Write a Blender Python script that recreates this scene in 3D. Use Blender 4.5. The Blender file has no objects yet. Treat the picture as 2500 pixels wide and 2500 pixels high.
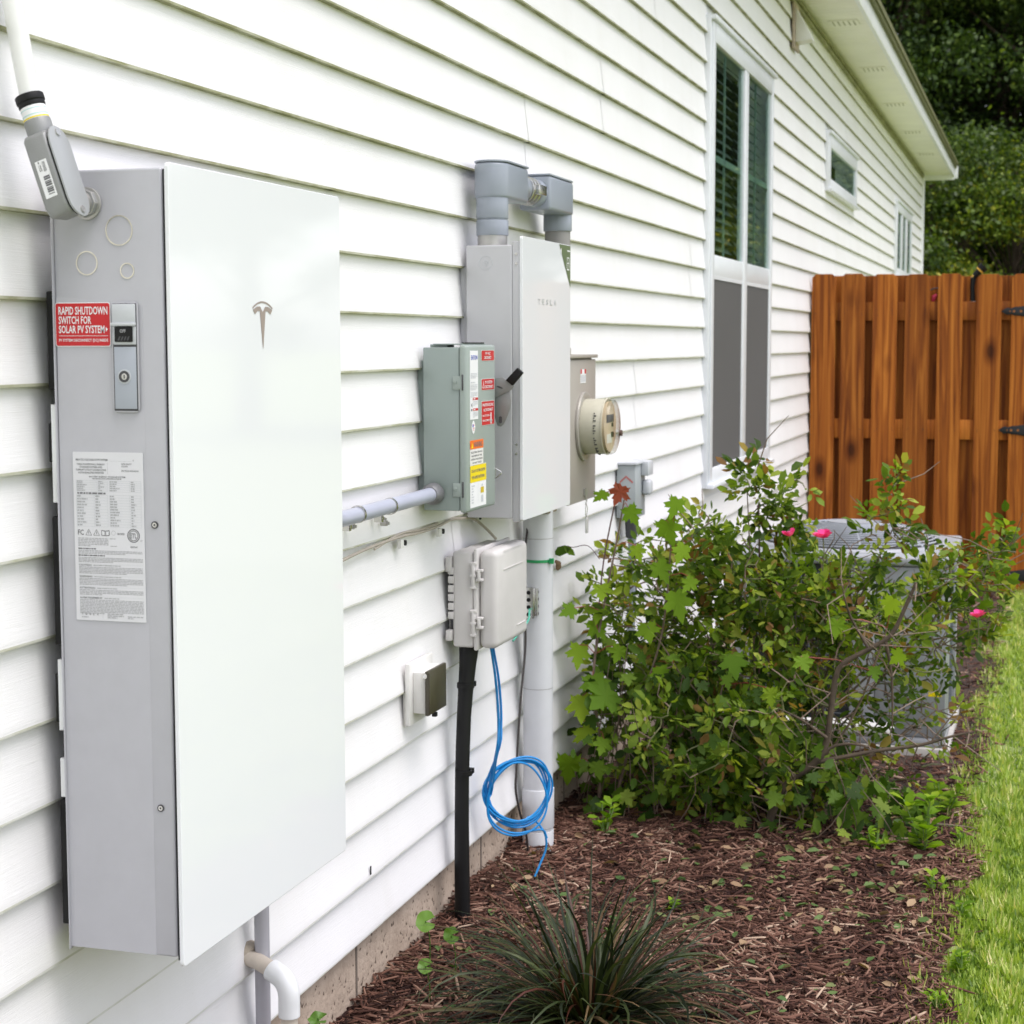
import bpy, bmesh, math, random
import numpy as np
from mathutils import Vector, Matrix
R = math.radians
random.seed(7)
rng = np.random.default_rng(11)
scn = bpy.context.scene
COL = scn.collection

# ------------------------------------------------------------------ camera
cd = bpy.data.cameras.new('camera')
cam = bpy.data.objects.new('camera', cd)
COL.objects.link(cam)
cd.sensor_width = 36.0
cd.lens = 36.0 * 1.7103
cd.clip_start = 0.05
cd.clip_end = 600
yaw, pit, rol = R(16.840), R(-5.508), R(-0.092)
F = Vector((math.cos(pit) * math.cos(yaw), math.cos(pit) * math.sin(yaw), math.sin(pit)))
Rt = F.cross(Vector((0, 0, 1))).normalized()
Up = Rt.cross(F)
Rt, Up = Rt * math.cos(rol) + Up * math.sin(rol), Up * math.cos(rol) - Rt * math.sin(rol)
M = Matrix((Rt, Up, -F)).transposed().to_4x4()
M.translation = Vector((-2.126, -1.3269, 1.2382))
cam.matrix_world = M
cd.dof.use_dof = True
cd.dof.focus_distance = 3.1
cd.dof.aperture_fstop = 12
scn.camera = cam

# ------------------------------------------------------------------ sky, sun, exposure
SUN_EL, SUN_AZ = R(68), R(-105)          # azimuth measured from +X towards +Y
w = bpy.data.worlds.new('World')
scn.world = w
w.use_nodes = True
nt = w.node_tree
bg = nt.nodes['Background']
sky = nt.nodes.new('ShaderNodeTexSky')
sky.sky_type = 'NISHITA'
sky.sun_disc = False
sky.sun_elevation = SUN_EL
sky.sun_rotation = R(90) - SUN_AZ
sky.air_density = 1.0
sky.dust_density = 2.0
sky.ozone_density = 0.6
hsv = nt.nodes.new('ShaderNodeHueSaturation')
hsv.inputs['Saturation'].default_value = 0.34
hsv.inputs['Value'].default_value = 1.0
nt.links.new(sky.outputs[0], hsv.inputs['Color'])
wb = nt.nodes.new('ShaderNodeMixRGB'); wb.blend_type = 'MULTIPLY'; wb.inputs[0].default_value = 1; wb.inputs[2].default_value = (1.0, .97, .985, 1)   # overcast cloud colour
nt.links.new(hsv.outputs[0], wb.inputs[1]); nt.links.new(wb.outputs[0], bg.inputs['Color'])
bg.inputs['Strength'].default_value = 0.15
sd = bpy.data.lights.new('sun', 'SUN')
sd.energy = 0.9
sd.angle = R(40)
sd.color = (1.0, 0.965, 0.965)
sun = bpy.data.objects.new('sun', sd)
COL.objects.link(sun)
dvec = Vector((math.cos(SUN_EL) * math.cos(SUN_AZ), math.cos(SUN_EL) * math.sin(SUN_AZ), math.sin(SUN_EL)))
sun.rotation_euler = dvec.to_track_quat('Z', 'Y').to_euler()
sun.location = (5, -8, 12)
vs = scn.view_settings
vs.view_transform = 'Standard'
vs.look = 'None'
vs.gamma = 1
vs.exposure = 1.07

# ------------------------------------------------------------------ helpers
def tag(o, label=None, cat=None, group=None, kind=None):
    if label: o['label'] = label
    if cat: o['category'] = cat
    if group: o['group'] = group
    if kind: o['kind'] = kind
    return o

def empty(name, loc=(0, 0, 0), label=None, cat=None, group=None):
    o = bpy.data.objects.new(name, None)
    o.location = loc
    o.empty_display_size = 0.1
    COL.objects.link(o)
    tag(o, label, cat, group)
    return o

def frame(P):
    P = [Vector(p) for p in P]
    return P

def perp(d):
    d = Vector(d).normalized()
    a = Vector((0, 0, 1)) if abs(d.z) < 0.9 else Vector((1, 0, 0))
    u = d.cross(a).normalized()
    return u, d.cross(u).normalized()

class MB:
    """collects geometry, becomes ONE mesh object; vertices are world coordinates"""
    def __init__(s):
        s.v = []; s.f = []; s.m = []
    def add(s, vs_, fs, mat=0):
        n = len(s.v)
        s.v += [tuple(v) for v in vs_]
        for f in fs:
            s.f.append([i + n for i in f]); s.m.append(mat)
        return s
    def box(s, x0, x1, y0, y1, z0, z1, mat=0):
        if x0 > x1: x0, x1 = x1, x0
        if y0 > y1: y0, y1 = y1, y0
        if z0 > z1: z0, z1 = z1, z0
        V = [(x0,y0,z0),(x1,y0,z0),(x1,y1,z0),(x0,y1,z0),(x0,y0,z1),(x1,y0,z1),(x1,y1,z1),(x0,y1,z1)]
        return s.add(V, [(0,3,2,1),(4,5,6,7),(0,1,5,4),(1,2,6,5),(2,3,7,6),(3,0,4,7)], mat)
    def tube(s, pts, r, n=16, mat=0, caps=True):
        pts = [Vector(p) for p in pts]
        k = len(pts)
        rs = r if isinstance(r, (list, tuple)) else [r] * k
        V = []; Fs = []
        u = None
        for i, p in enumerate(pts):
            d = (pts[min(i+1, k-1)] - pts[max(i-1, 0)])
            if d.length < 1e-9: d = Vector((0,0,1))
            d.normalize()
            if u is None: u, _ = perp(d)
            else:
                u = (u - d * u.dot(d))
                if u.length < 1e-6: u, _ = perp(d)
                u.normalize()
            w_ = d.cross(u)
            for j in range(n):
                a = 2*math.pi*j/n
                V.append(p + (u*math.cos(a) + w_*math.sin(a)) * rs[i])
        for i in range(k-1):
            for j in range(n):
                a = i*n+j; b = i*n+(j+1) % n
                Fs.append((a, b, b+n, a+n))
        if caps:
            Fs.append(tuple(reversed(range(n)))); Fs.append(tuple(range((k-1)*n, k*n)))
        return s.add(V, Fs, mat)
    def cyl(s, p0, p1, r, n=24, mat=0):
        return s.tube([p0, p1], r, n, mat)
    def prism(s, O, u, v, poly, t0, t1, mat=0):
        """2D polygon (a,b) on frame O,u,v extruded along n=u x v from t0 to t1"""
        O = Vector(O); u = Vector(u); v = Vector(v); n = u.cross(v)
        k = len(poly)
        V = [O+u*a+v*b+n*t0 for a, b in poly] + [O+u*a+v*b+n*t1 for a, b in poly]
        Fs = [tuple(reversed(range(k))), tuple(range(k, 2*k))]
        for i in range(k):
            j = (i+1) % k
            Fs.append((i, j, j+k, i+k))
        return s.add(V, Fs, mat)
    def ring(s, O, u, v, ro, ri, t0, t1, n=32, mat=0):
        O = Vector(O); u = Vector(u); v = Vector(v); nn = u.cross(v)
        V = []
        for r_, t in ((ro, t0), (ro, t1), (ri, t1), (ri, t0)):
            for j in range(n):
                a = 2*math.pi*j/n
                V.append(O + (u*math.cos(a)+v*math.sin(a))*r_ + nn*t)
        Fs = []
        for q in range(4):
            for j in range(n):
                k = (j+1) % n
                Fs.append((q*n+j, q*n+k, ((q+1) % 4)*n+k, ((q+1) % 4)*n+j))
        return s.add(V, Fs, mat)
    def build(s, name, mats, parent=None, bev=0, seg=2, smooth=35, kind=None):
        me = bpy.data.meshes.new(name)
        me.from_pydata(s.v, [], s.f)
        if not isinstance(mats, (list, tuple)): mats = [mats]
        for m in mats: me.materials.append(m)
        me.polygons.foreach_set('material_index', s.m)
        me.update()
        bm = bmesh.new(); bm.from_mesh(me)
        bmesh.ops.recalc_face_normals(bm, faces=bm.faces)
        if bev:
            es = [e for e in bm.edges if len(e.link_faces) == 2 and e.calc_face_angle(0) > R(40)]
            bmesh.ops.bevel(bm, geom=es, offset=bev, segments=seg, profile=0.5, affect='EDGES', clamp_overlap=True)
        bm.to_mesh(me); bm.free()
        if smooth:
            me.polygons.foreach_set('use_smooth', [True]*len(me.polygons))
            me.set_sharp_from_angle(angle=R(smooth))
        o = bpy.data.objects.new(name, me)
        COL.objects.link(o)
        if parent is not None:
            o.parent = parent
            root = parent
            off = Vector((0, 0, 0))
            while root is not None:
                off += root.location; root = root.parent
            if off.length: me.transform(Matrix.Translation(-off))
        if kind: o['kind'] = kind
        return o

def arr_mesh(name, V, Fc, mats, parent=None, rnd=None, smooth=False, kind=None, mi=None):
    """numpy mesh: V (n,3), Fc (m,k) ; rnd per face -> attribute 'rnd'"""
    V = np.asarray(V, dtype=np.float32); Fc = np.asarray(Fc, dtype=np.int32)
    me = bpy.data.meshes.new(name)
    m, k = Fc.shape
    me.vertices.add(len(V)); me.vertices.foreach_set('co', V.ravel())
    me.loops.add(m*k); me.loops.foreach_set('vertex_index', Fc.ravel())
    me.polygons.add(m)
    me.polygons.foreach_set('loop_start', np.arange(0, m*k, k, dtype=np.int32))
    try: me.polygons.foreach_set('loop_total', np.full(m, k, dtype=np.int32))
    except Exception: pass
    if not isinstance(mats, (list, tuple)): mats = [mats]
    for mm in mats: me.materials.append(mm)
    if mi is not None: me.polygons.foreach_set('material_index', np.asarray(mi, dtype=np.int32))
    me.update(calc_edges=True)
    if rnd is not None:
        at = me.attributes.new('rnd', 'FLOAT', 'FACE')
        at.data.foreach_set('value', np.asarray(rnd, dtype=np.float32))
    if smooth: me.polygons.foreach_set('use_smooth', [True]*m)
    o = bpy.data.objects.new(name, me)
    COL.objects.link(o)
    if parent is not None:
        o.parent = parent
        if parent.location.length: me.transform(Matrix.Translation(-parent.location))
    if kind: o['kind'] = kind
    return o

def instance_template(T, TF, pos, X, Y, Z, scale):
    """T (k,3) template, frames X,Y,Z (n,3), scale (n,) or (n,3) -> verts, faces"""
    n = len(pos); k = len(T)
    sc = np.asarray(scale)
    if sc.ndim == 1: sc = np.repeat(sc[:, None], 3, 1)
    L = T[None, :, :] * sc[:, None, :]
    V = pos[:, None, :] + L[..., 0:1]*X[:, None, :] + L[..., 1:2]*Y[:, None, :] + L[..., 2:3]*Z[:, None, :]
    Fc = (TF[None, :, :] + (np.arange(n)*k)[:, None, None]).reshape(-1, TF.shape[1])
    return V.reshape(-1, 3), Fc

def norm(a):
    return a / (np.linalg.norm(a, axis=-1, keepdims=True) + 1e-9)

# ---- writing: text meshes from the built-in font
_tc = {}
def text2d(s_):
    if s_ in _tc: return _tc[s_]
    cu = bpy.data.curves.new('t', 'FONT'); cu.body = s_; cu.size = 1; cu.resolution_u = 2; cu.offset = .018
    o = bpy.data.objects.new('t', cu); COL.objects.link(o)
    dg = bpy.context.evaluated_depsgraph_get(); dg.update()
    me = bpy.data.meshes.new_from_object(o.evaluated_get(dg))
    V = [(v.co.x, v.co.y) for v in me.vertices]; Fs = [tuple(p.vertices) for p in me.polygons]
    bpy.data.objects.remove(o); bpy.data.curves.remove(cu); bpy.data.meshes.remove(me)
    xs = [a for a, b in V]; ys = [b for a, b in V]
    x0, x1, y0, y1 = min(xs), max(xs), min(ys), max(ys)
    V = [((a-x0)/(x1-x0), (b-y0)/(y1-y0)) for a, b in V]
    _tc[s_] = (V, Fs, (x1-x0)/(y1-y0))
    return _tc[s_]

class Card:
    """a flat printed label on a surface: frame O,u,v ; layers proud of the surface"""
    def __init__(s, O, u, v):
        s.O = Vector(O); s.u = Vector(u); s.v = Vector(v); s.n = s.u.cross(s.v); s.mb = MB(); s.lay = 0.0006
    def P(s, a, b, t): return s.O + s.u*a + s.v*b + s.n*t
    def plate(s, a0, a1, b0, b1, mat, r=0.0, t=0.0006):
        if r > 0:
            poly = []
            for cx, cy, st in ((a1-r, b0+r, -90), (a1-r, b1-r, 0), (a0+r, b1-r, 90), (a0+r, b0+r, 180)):
                for k in range(5):
                    an = R(st + k*22.5); poly.append((cx+r*math.cos(an), cy+r*math.sin(an)))
        else: poly = [(a0,b0),(a1,b0),(a1,b1),(a0,b1)]
        s.mb.prism(s.O, s.u, s.v, poly, 0, t, mat)
    def rect(s, a0, a1, b0, b1, mat, t=0.0009):
        s.mb.add([s.P(a0,b0,t), s.P(a1,b0,t), s.P(a1,b1,t), s.P(a0,b1,t)], [(0,1,2,3)], mat)
    def poly(s, pts, mat, t=0.0009):
        s.mb.add([s.P(a,b,t) for a, b in pts], [tuple(range(len(pts)))], mat)
    def text(s, str_, a0, a1, b0, b1, mat, t=0.0010, keep=False):
        V, Fs, asp = text2d(str_)
        if keep:
            wd = min(a1-a0, asp*(b1-b0)); a1 = a0+wd
        s.mb.add([s.P(a0+(a1-a0)*x, b0+(b1-b0)*y, t) for x, y in V], Fs, mat)
    def lines(s, a0, a1, b0, b1, n, mat, seed=1, fill=0.55, t=0.0009):
        """body copy too small to read: rows of word-length strokes"""
        rr = random.Random(seed); h = (b1-b0)/n
        for i in range(n):
            y = b1 - h*(i+1) + h*(1-fill)/2; x = a0
            end = a1 if i < n-1 else a0 + (a1-a0)*rr.uniform(.35, .8)
            while x < end:
                wd = rr.uniform(.8, 3.2)*h
                s.rect(x, min(x+wd, end), y, y+h*fill, mat, t); x += wd + h*.45
    def build(s, name, mats, parent):
        me_o = s.mb
        me = bpy.data.meshes.new(name)
        me.from_pydata(me_o.v, [], me_o.f)
        for m in mats: me.materials.append(m)
        me.polygons.foreach_set('material_index', me_o.m); me.update()
        o = bpy.data.objects.new(name, me); COL.objects.link(o)
        o.parent = parent
        off = Vector((0,0,0)); r_ = parent
        while r_ is not None: off += r_.location; r_ = r_.parent
        if off.length: me.transform(Matrix.Translation(-off))
        return o

# ------------------------------------------------------------------ materials
def newmat(name):
    m = bpy.data.materials.new(name); m.use_nodes = True
    return m, m.node_tree, m.node_tree.nodes['Principled BSDF']

def N(nt_, t, **kw):
    n = nt_.nodes.new(t)
    for k, v in kw.items():
        if hasattr(n, k): setattr(n, k, v)
        else: n.inputs[k].default_value = v
    return n

def noise(nt_, scale, detail=4, rough=.55, vec=None, mapscale=None):
    n = N(nt_, 'ShaderNodeTexNoise'); n.inputs['Scale'].default_value = scale
    n.inputs['Detail'].default_value = detail; n.inputs['Roughness'].default_value = rough
    tc = N(nt_, 'ShaderNodeTexCoord'); mp = N(nt_, 'ShaderNodeMapping')
    nt_.links.new(tc.outputs['Object'], mp.inputs['Vector'])
    if mapscale: mp.inputs['Scale'].default_value = mapscale
    nt_.links.new(mp.outputs[0], n.inputs['Vector'])
    return n

def ramp(nt_, src, stops):
    r = N(nt_, 'ShaderNodeValToRGB')
    e = r.color_ramp.elements
    while len(e) < len(stops): e.new(0.5)
    for i, (p, c) in enumerate(stops):
        e[i].position = p; e[i].color = (c[0], c[1], c[2], 1)
    nt_.links.new(src, r.inputs[0])
    return r

def plain(name, col, rough=.5, metal=0, spec=.5, var=.06, vs_=18, bump=0, bs=300, coat=0):
    """a solid finish with slight real unevenness in tone, gloss and surface"""
    m, t, b = newmat(name)
    b.inputs['Metallic'].default_value = metal
    b.inputs['Specular IOR Level'].default_value = spec
    if coat:
        b.inputs['Coat Weight'].default_value = coat; b.inputs['Coat Roughness'].default_value = .05
    n = noise(t, vs_, 5)
    lo = [c*(1-var) for c in col]; hi = [min(1, c*(1+var)) for c in col]
    r = ramp(t, n.outputs['Fac'], [(.3, lo), (.7, hi)])
    t.links.new(r.outputs[0], b.inputs['Base Color'])
    rr = ramp(t, n.outputs['Fac'], [(.3, [rough*.93]*3), (.7, [min(1, rough*1.07)]*3)])
    t.links.new(rr.outputs[0], b.inputs['Roughness'])
    if bump:
        n2 = noise(t, bs, 3); bp = N(t, 'ShaderNodeBump'); bp.inputs['Strength'].default_value = bump
        bp.inputs['Distance'].default_value = .002
        t.links.new(n2.outputs['Fac'], bp.inputs['Height']); t.links.new(bp.outputs[0], b.inputs['Normal'])
    return m

def leafmat(name, stops, rough=.45, trans=.25, spec=.4):
    m, t, b = newmat(name)
    at = N(t, 'ShaderNodeAttribute'); at.attribute_name = 'rnd'
    r = ramp(t, at.outputs['Fac'], stops)
    t.links.new(r.outputs[0], b.inputs['Base Color'])
    b.inputs['Roughness'].default_value = rough
    b.inputs['Specular IOR Level'].default_value = spec
    tr = N(t, 'ShaderNodeBsdfTranslucent')
    mul = N(t, 'ShaderNodeMixRGB', blend_type='MULTIPLY'); mul.inputs[0].default_value = 1
    mul.inputs[2].default_value = (1.4, 1.5, .5, 1)
    t.links.new(r.outputs[0], mul.inputs[1]); t.links.new(mul.outputs[0], tr.inputs['Color'])
    mx = N(t, 'ShaderNodeMixShader'); mx.inputs[0].default_value = trans
    out = t.nodes['Material Output']
    t.links.new(b.outputs[0], mx.inputs[1]); t.links.new(tr.outputs[0], mx.inputs[2])
    t.links.new(mx.outputs[0], out.inputs['Surface'])
    return m

# vinyl siding: white, faint embossed wood grain, specks of dirt
def siding_mat():
    m, t, b = newmat('white_vinyl')
    n = noise(t, 2.2, 5); r = ramp(t, n.outputs['Fac'], [(.3, (.83, .82, .82)), (.7, (.875, .87, .88))])
    sp = noise(t, 130, 2, .6)
    rs = ramp(t, sp.outputs['Fac'], [(.77, (1, 1, 1)), (.80, (.5, .42, .32))])
    mul = N(t, 'ShaderNodeMixRGB', blend_type='MULTIPLY'); mul.inputs[0].default_value = .75
    t.links.new(r.outputs[0], mul.inputs[1]); t.links.new(rs.outputs[0], mul.inputs[2])
    # faint run-off staining, stretched down the wall
    st = noise(t, 3.0, 6, .6, mapscale=(3.5, 1, .35))
    rst = ramp(t, st.outputs['Fac'], [(.52, (1, 1, 1)), (.8, (.86, .85, .80))])
    mul2 = N(t, 'ShaderNodeMixRGB', blend_type='MULTIPLY'); mul2.inputs[0].default_value = .22
    t.links.new(mul.outputs[0], mul2.inputs[1]); t.links.new(rst.outputs[0], mul2.inputs[2])
    t.links.new(mul2.outputs[0], b.inputs['Base Color'])
    b.inputs['Roughness'].default_value = .5
    b.inputs['Specular IOR Level'].default_value = .35
    g = noise(t, 9, 4, .6, mapscale=(1.2, 1, 42)); g.inputs['Distortion'].default_value = 1.2
    bp = N(t, 'ShaderNodeBump'); bp.inputs['Strength'].default_value = .35; bp.inputs['Distance'].default_value = .0016
    t.links.new(g.outputs['Fac'], bp.inputs['Height']); t.links.new(bp.outputs[0], b.inputs['Normal'])
    return m

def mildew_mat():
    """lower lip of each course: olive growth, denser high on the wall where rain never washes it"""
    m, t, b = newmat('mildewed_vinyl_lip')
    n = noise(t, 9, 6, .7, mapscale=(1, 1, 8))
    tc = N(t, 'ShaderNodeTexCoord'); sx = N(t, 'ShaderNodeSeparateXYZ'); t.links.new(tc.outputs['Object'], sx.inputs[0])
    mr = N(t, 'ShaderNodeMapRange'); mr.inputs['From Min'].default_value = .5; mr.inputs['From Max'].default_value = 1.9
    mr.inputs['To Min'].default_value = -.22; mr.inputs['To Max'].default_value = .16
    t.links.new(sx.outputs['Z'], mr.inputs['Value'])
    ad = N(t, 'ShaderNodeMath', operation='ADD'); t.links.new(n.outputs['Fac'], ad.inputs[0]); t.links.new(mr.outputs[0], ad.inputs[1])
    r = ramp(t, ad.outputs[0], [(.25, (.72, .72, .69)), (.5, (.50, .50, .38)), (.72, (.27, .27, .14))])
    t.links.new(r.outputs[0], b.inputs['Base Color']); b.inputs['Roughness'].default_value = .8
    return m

def wood_mat():
    m, t, b = newmat('stained_cedar')
    oi = N(t, 'ShaderNodeObjectInfo')
    tc = N(t, 'ShaderNodeTexCoord'); mp = N(t, 'ShaderNodeMapping'); mp.inputs['Scale'].default_value = (1, 17, .7)
    cb = N(t, 'ShaderNodeCombineXYZ'); ml = N(t, 'ShaderNodeMath', operation='MULTIPLY'); ml.inputs[1].default_value = 37
    t.links.new(oi.outputs['Random'], ml.inputs[0]); t.links.new(ml.outputs[0], cb.inputs[2]); t.links.new(ml.outputs[0], cb.inputs[1])
    t.links.new(cb.outputs[0], mp.inputs['Location']); t.links.new(tc.outputs['Object'], mp.inputs['Vector'])
    w1 = N(t, 'ShaderNodeTexNoise'); w1.inputs['Scale'].default_value = 1.6; w1.inputs['Detail'].default_value = 7; w1.inputs['Distortion'].default_value = 1.6
    t.links.new(mp.outputs[0], w1.inputs['Vector'])
    wv = N(t, 'ShaderNodeTexWave'); wv.inputs['Scale'].default_value = .55; wv.inputs['Distortion'].default_value = 9; wv.inputs['Detail'].default_value = 3
    wv.bands_direction = 'Y'; wv.inputs['Detail Scale'].default_value = .6
    t.links.new(mp.outputs[0], wv.inputs['Vector'])
    base = ramp(t, w1.outputs['Fac'], [(.32, (.17, .044, .008)), (.5, (.31, .092, .013)), (.72, (.47, .165, .026))])
    gr = ramp(t, wv.outputs['Fac'], [(.0, (.45, .38, .34)), (.28, (1, 1, 1)), (1, (1, 1, 1))])
    mu = N(t, 'ShaderNodeMixRGB', blend_type='MULTIPLY'); mu.inputs[0].default_value = .32
    t.links.new(base.outputs[0], mu.inputs[1]); t.links.new(gr.outputs[0], mu.inputs[2])
    # knots
    mp2 = N(t, 'ShaderNodeMapping'); mp2.inputs['Scale'].default_value = (1, 5.5, 2.6)
    t.links.new(cb.outputs[0], mp2.inputs['Location']); t.links.new(tc.outputs['Object'], mp2.inputs['Vector'])
    vo = N(t, 'ShaderNodeTexVoronoi'); vo.inputs['Scale'].default_value = 1.0; vo.feature = 'F1'
    t.links.new(mp2.outputs[0], vo.inputs['Vector'])
    kn = ramp(t, vo.outputs['Distance'], [(.07, (.07, .035, .03)), (.13, (.45, .36, .32)), (.26, (1, 1, 1))])
    mu2 = N(t, 'ShaderNodeMixRGB', blend_type='MULTIPLY'); mu2.inputs[0].default_value = .85
    t.links.new(mu.outputs[0], mu2.inputs[1]); t.links.new(kn.outputs[0], mu2.inputs[2])
    # each board drinks the stain differently
    hs = N(t, 'ShaderNodeHueSaturation'); mr = N(t, 'ShaderNodeMapRange'); mr.inputs['To Min'].default_value = .70; mr.inputs['To Max'].default_value = 1.25
    t.links.new(oi.outputs['Random'], mr.inputs['Value']); t.links.new(mr.outputs[0], hs.inputs['Value']); t.links.new(mu2.outputs[0], hs.inputs['Color'])
    t.links.new(hs.outputs[0], b.inputs['Base Color'])
    b.inputs['Roughness'].default_value = .6; b.inputs['Specular IOR Level'].default_value = .18
    bp = N(t, 'ShaderNodeBump'); bp.inputs['Strength'].default_value = .3; bp.inputs['Distance'].default_value = .003
    t.links.new(w1.outputs['Fac'], bp.inputs['Height']); t.links.new(bp.outputs[0], b.inputs['Normal'])
    return m

def concrete_mat():
    m, t, b = newmat('tan_block')
    n = noise(t, 7, 8, .65); r = ramp(t, n.outputs['Fac'], [(.3, (.33, .255, .195)), (.7, (.52, .42, .335))])
    v = noise(t, 75, 2, .5); rv = ramp(t, v.outputs['Fac'], [(.30, (.12, .09, .07)), (.37, (1, 1, 1))])
    mu = N(t, 'ShaderNodeMixRGB', blend_type='MULTIPLY'); mu.inputs[0].default_value = .9
    t.links.new(r.outputs[0], mu.inputs[1]); t.links.new(rv.outputs[0], mu.inputs[2]); t.links.new(mu.outputs[0], b.inputs['Base Color'])
    b.inputs['Roughness'].default_value = .9
    bp = N(t, 'ShaderNodeBump'); bp.inputs['Strength'].default_value = .8; bp.inputs['Distance'].default_value = .004
    t.links.new(v.outputs['Fac'], bp.inputs['Height']); t.links.new(bp.outputs[0], b.inputs['Normal'])
    return m

def thin_glass(name, tint, ior=1.5, rough=.015):
    """single sheet of clear glass: see-through with a Fresnel reflection"""
    m = bpy.data.materials.new(name); m.use_nodes = True; t = m.node_tree; t.nodes.clear()
    out = N(t, 'ShaderNodeOutputMaterial'); tr = N(t, 'ShaderNodeBsdfTransparent'); gl = N(t, 'ShaderNodeBsdfGlossy'); fr = N(t, 'ShaderNodeFresnel'); mx = N(t, 'ShaderNodeMixShader')
    tr.inputs['Color'].default_value = (*tint, 1); gl.inputs['Roughness'].default_value = rough; fr.inputs['IOR'].default_value = ior
    ge = N(t, 'ShaderNodeNewGeometry'); sb = N(t, 'ShaderNodeMath', operation='SUBTRACT'); sb.inputs[0].default_value = 1; ml = N(t, 'ShaderNodeMath', operation='MULTIPLY')
    t.links.new(ge.outputs['Backfacing'], sb.inputs[1]); t.links.new(fr.outputs[0], ml.inputs[0]); t.links.new(sb.outputs[0], ml.inputs[1]); t.links.new(ml.outputs[0], mx.inputs[0]); t.links.new(tr.outputs[0], mx.inputs[1]); t.links.new(gl.outputs[0], mx.inputs[2]); t.links.new(mx.outputs[0], out.inputs['Surface'])
    return m

W_SID = siding_mat(); W_MIL = mildew_mat(); WOOD = wood_mat(); CONC = concrete_mat(); GLASS = thin_glass('window_glass', (.70, .86, .80))
W_TRIM = plain('white_trim', (.80, .81, .82), .4, var=.03, vs_=5)
W_FRAME = plain('white_window_vinyl', (.76, .78, .81), .32, var=.02)
SOFFIT = plain('soffit_vinyl', (.86, .84, .76), .5, var=.05, vs_=4)
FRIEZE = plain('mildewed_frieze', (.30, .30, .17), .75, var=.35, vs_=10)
SHINGLE = plain('dark_shingles', (.055, .055, .05), .9, var=.3, vs_=40, bump=.6, bs=80)
DRIPE = plain('olive_drip_edge', (.13, .13, .055), .7, var=.25, vs_=15)
PW_BODY = plain('silver_paint', (.47, .47, .505), .45, metal=.15, var=.025, vs_=30, bump=.08, bs=900)
PW_GLASS = plain('white_glass', (.80, .815, .84), .05, spec=.5, var=.006, vs_=2)
BLACK = plain('black_plastic', (.006, .006, .0065), .5, spec=.3, var=.1)
DGREY = plain('dark_grey_plastic', (.06, .06, .065), .5, var=.1)
LGREY = plain('light_grey_plastic', (.55, .57, .60), .4, var=.03)
PLATE = plain('blue_grey_plate', (.40, .43, .49), .4, var=.03)
STEEL = plain('bright_steel', (.62, .61, .58), .25, metal=.95, var=.1, vs_=60)
RINGM = plain('bare_metal_ring', (.72, .68, .58), .3, metal=.7, var=.15, vs_=80)
PVCG = plain('grey_pvc', (.30, .33, .385), .30, var=.02, vs_=2.5)
PVCL = plain('pale_grey_pvc', (.60, .61, .63), .38, var=.04, vs_=9)
LBG = plain('die_cast_grey', (.27, .275, .275), .42, metal=.15, var=.04, bump=.15, bs=600)
GALV = plain('galvanised_pipe', (.46, .45, .43), .4, metal=.7, var=.08, vs_=30)
GWB = plain('gateway_grey_paint', (.50, .50, .52), .4, metal=.15, var=.02)
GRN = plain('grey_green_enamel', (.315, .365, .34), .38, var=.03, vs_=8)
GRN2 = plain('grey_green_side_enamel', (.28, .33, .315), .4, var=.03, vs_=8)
METB = plain('taupe_meter_paint', (.36, .33, .295), .42, var=.04, vs_=9)
METC = plain('cream_meter_shell', (.52, .50, .40), .4, var=.04)
TELB = plain('weathered_beige_plastic', (.60, .58, .565), .5, var=.05, vs_=10, bump=.15, bs=150)
WHITE = plain('white_print', (.82, .82, .84), .45, var=.02)
OFFW = plain('off_white_plastic', (.74, .73, .70), .5, var=.04)
LABELW = plain('label_silver_white', (.70, .70, .73), .4, var=.015)
RED = plain('red_print', (.55, .010, .015), .4, var=.04)
REDL = plain('pink_print', (.75, .30, .30), .4, var=.04)
INK = plain('grey_ink', (.17, .17, .18), .6, var=.05)
INKL = plain('pale_ink', (.42, .42, .44), .6, var=.05)
BLUEI = plain('blue_ink', (.02, .06, .50), .4, var=.04)
ORG = plain('orange_print', (.85, .16, .005), .45, var=.03)
YEL = plain('yellow_print', (.85, .66, .0), .45, var=.03)
TRIG = plain('green_sticker', (.12, .16, .075), .5, var=.08)
LOGO = plain('rose_grey_print', (.40, .33, .305), .35, metal=.3, var=.03)
LOGO2 = plain('pale_grey_print', (.45, .47, .47), .35, var=.03)
BLUEC = plain('blue_jacket', (.006, .24, .60), .35, var=.08, vs_=40)
BRNF = plain('brown_flap', (.055, .048, .030), .4, var=.15)
TANW = plain('tan_wire', (.45, .40, .34), .6, var=.1)
BLKW = plain('black_brown_wire', (.035, .028, .026), .5, var=.2)
GRNT = plain('green_tie', (.02, .30, .10), .4, var=.05)
TEAL = plain('teal_wire', (.08, .50, .36), .4, var=.05)
CREAMP = plain('stained_cream_pipe', (.60, .53, .45), .5, var=.12, vs_=20)
ACW = plain('ac_grey_paint', (.33, .34, .365), .4, var=.04, vs_=6)
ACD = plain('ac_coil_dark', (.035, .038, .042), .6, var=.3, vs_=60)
ACP = plain('ac_panel_grey', (.27, .28, .30), .45, var=.04, vs_=6)
IRON = plain('black_iron', (.015, .015, .017), .45, metal=.3, var=.15)
SCREEN = plain('insect_screen', (.125, .12, .118), .8, var=.05, vs_=3)
_t = SCREEN.node_tree; _tr = N(_t, 'ShaderNodeBsdfTransparent'); _mx = N(_t, 'ShaderNodeMixShader'); _mx.inputs[0].default_value = .72
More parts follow.
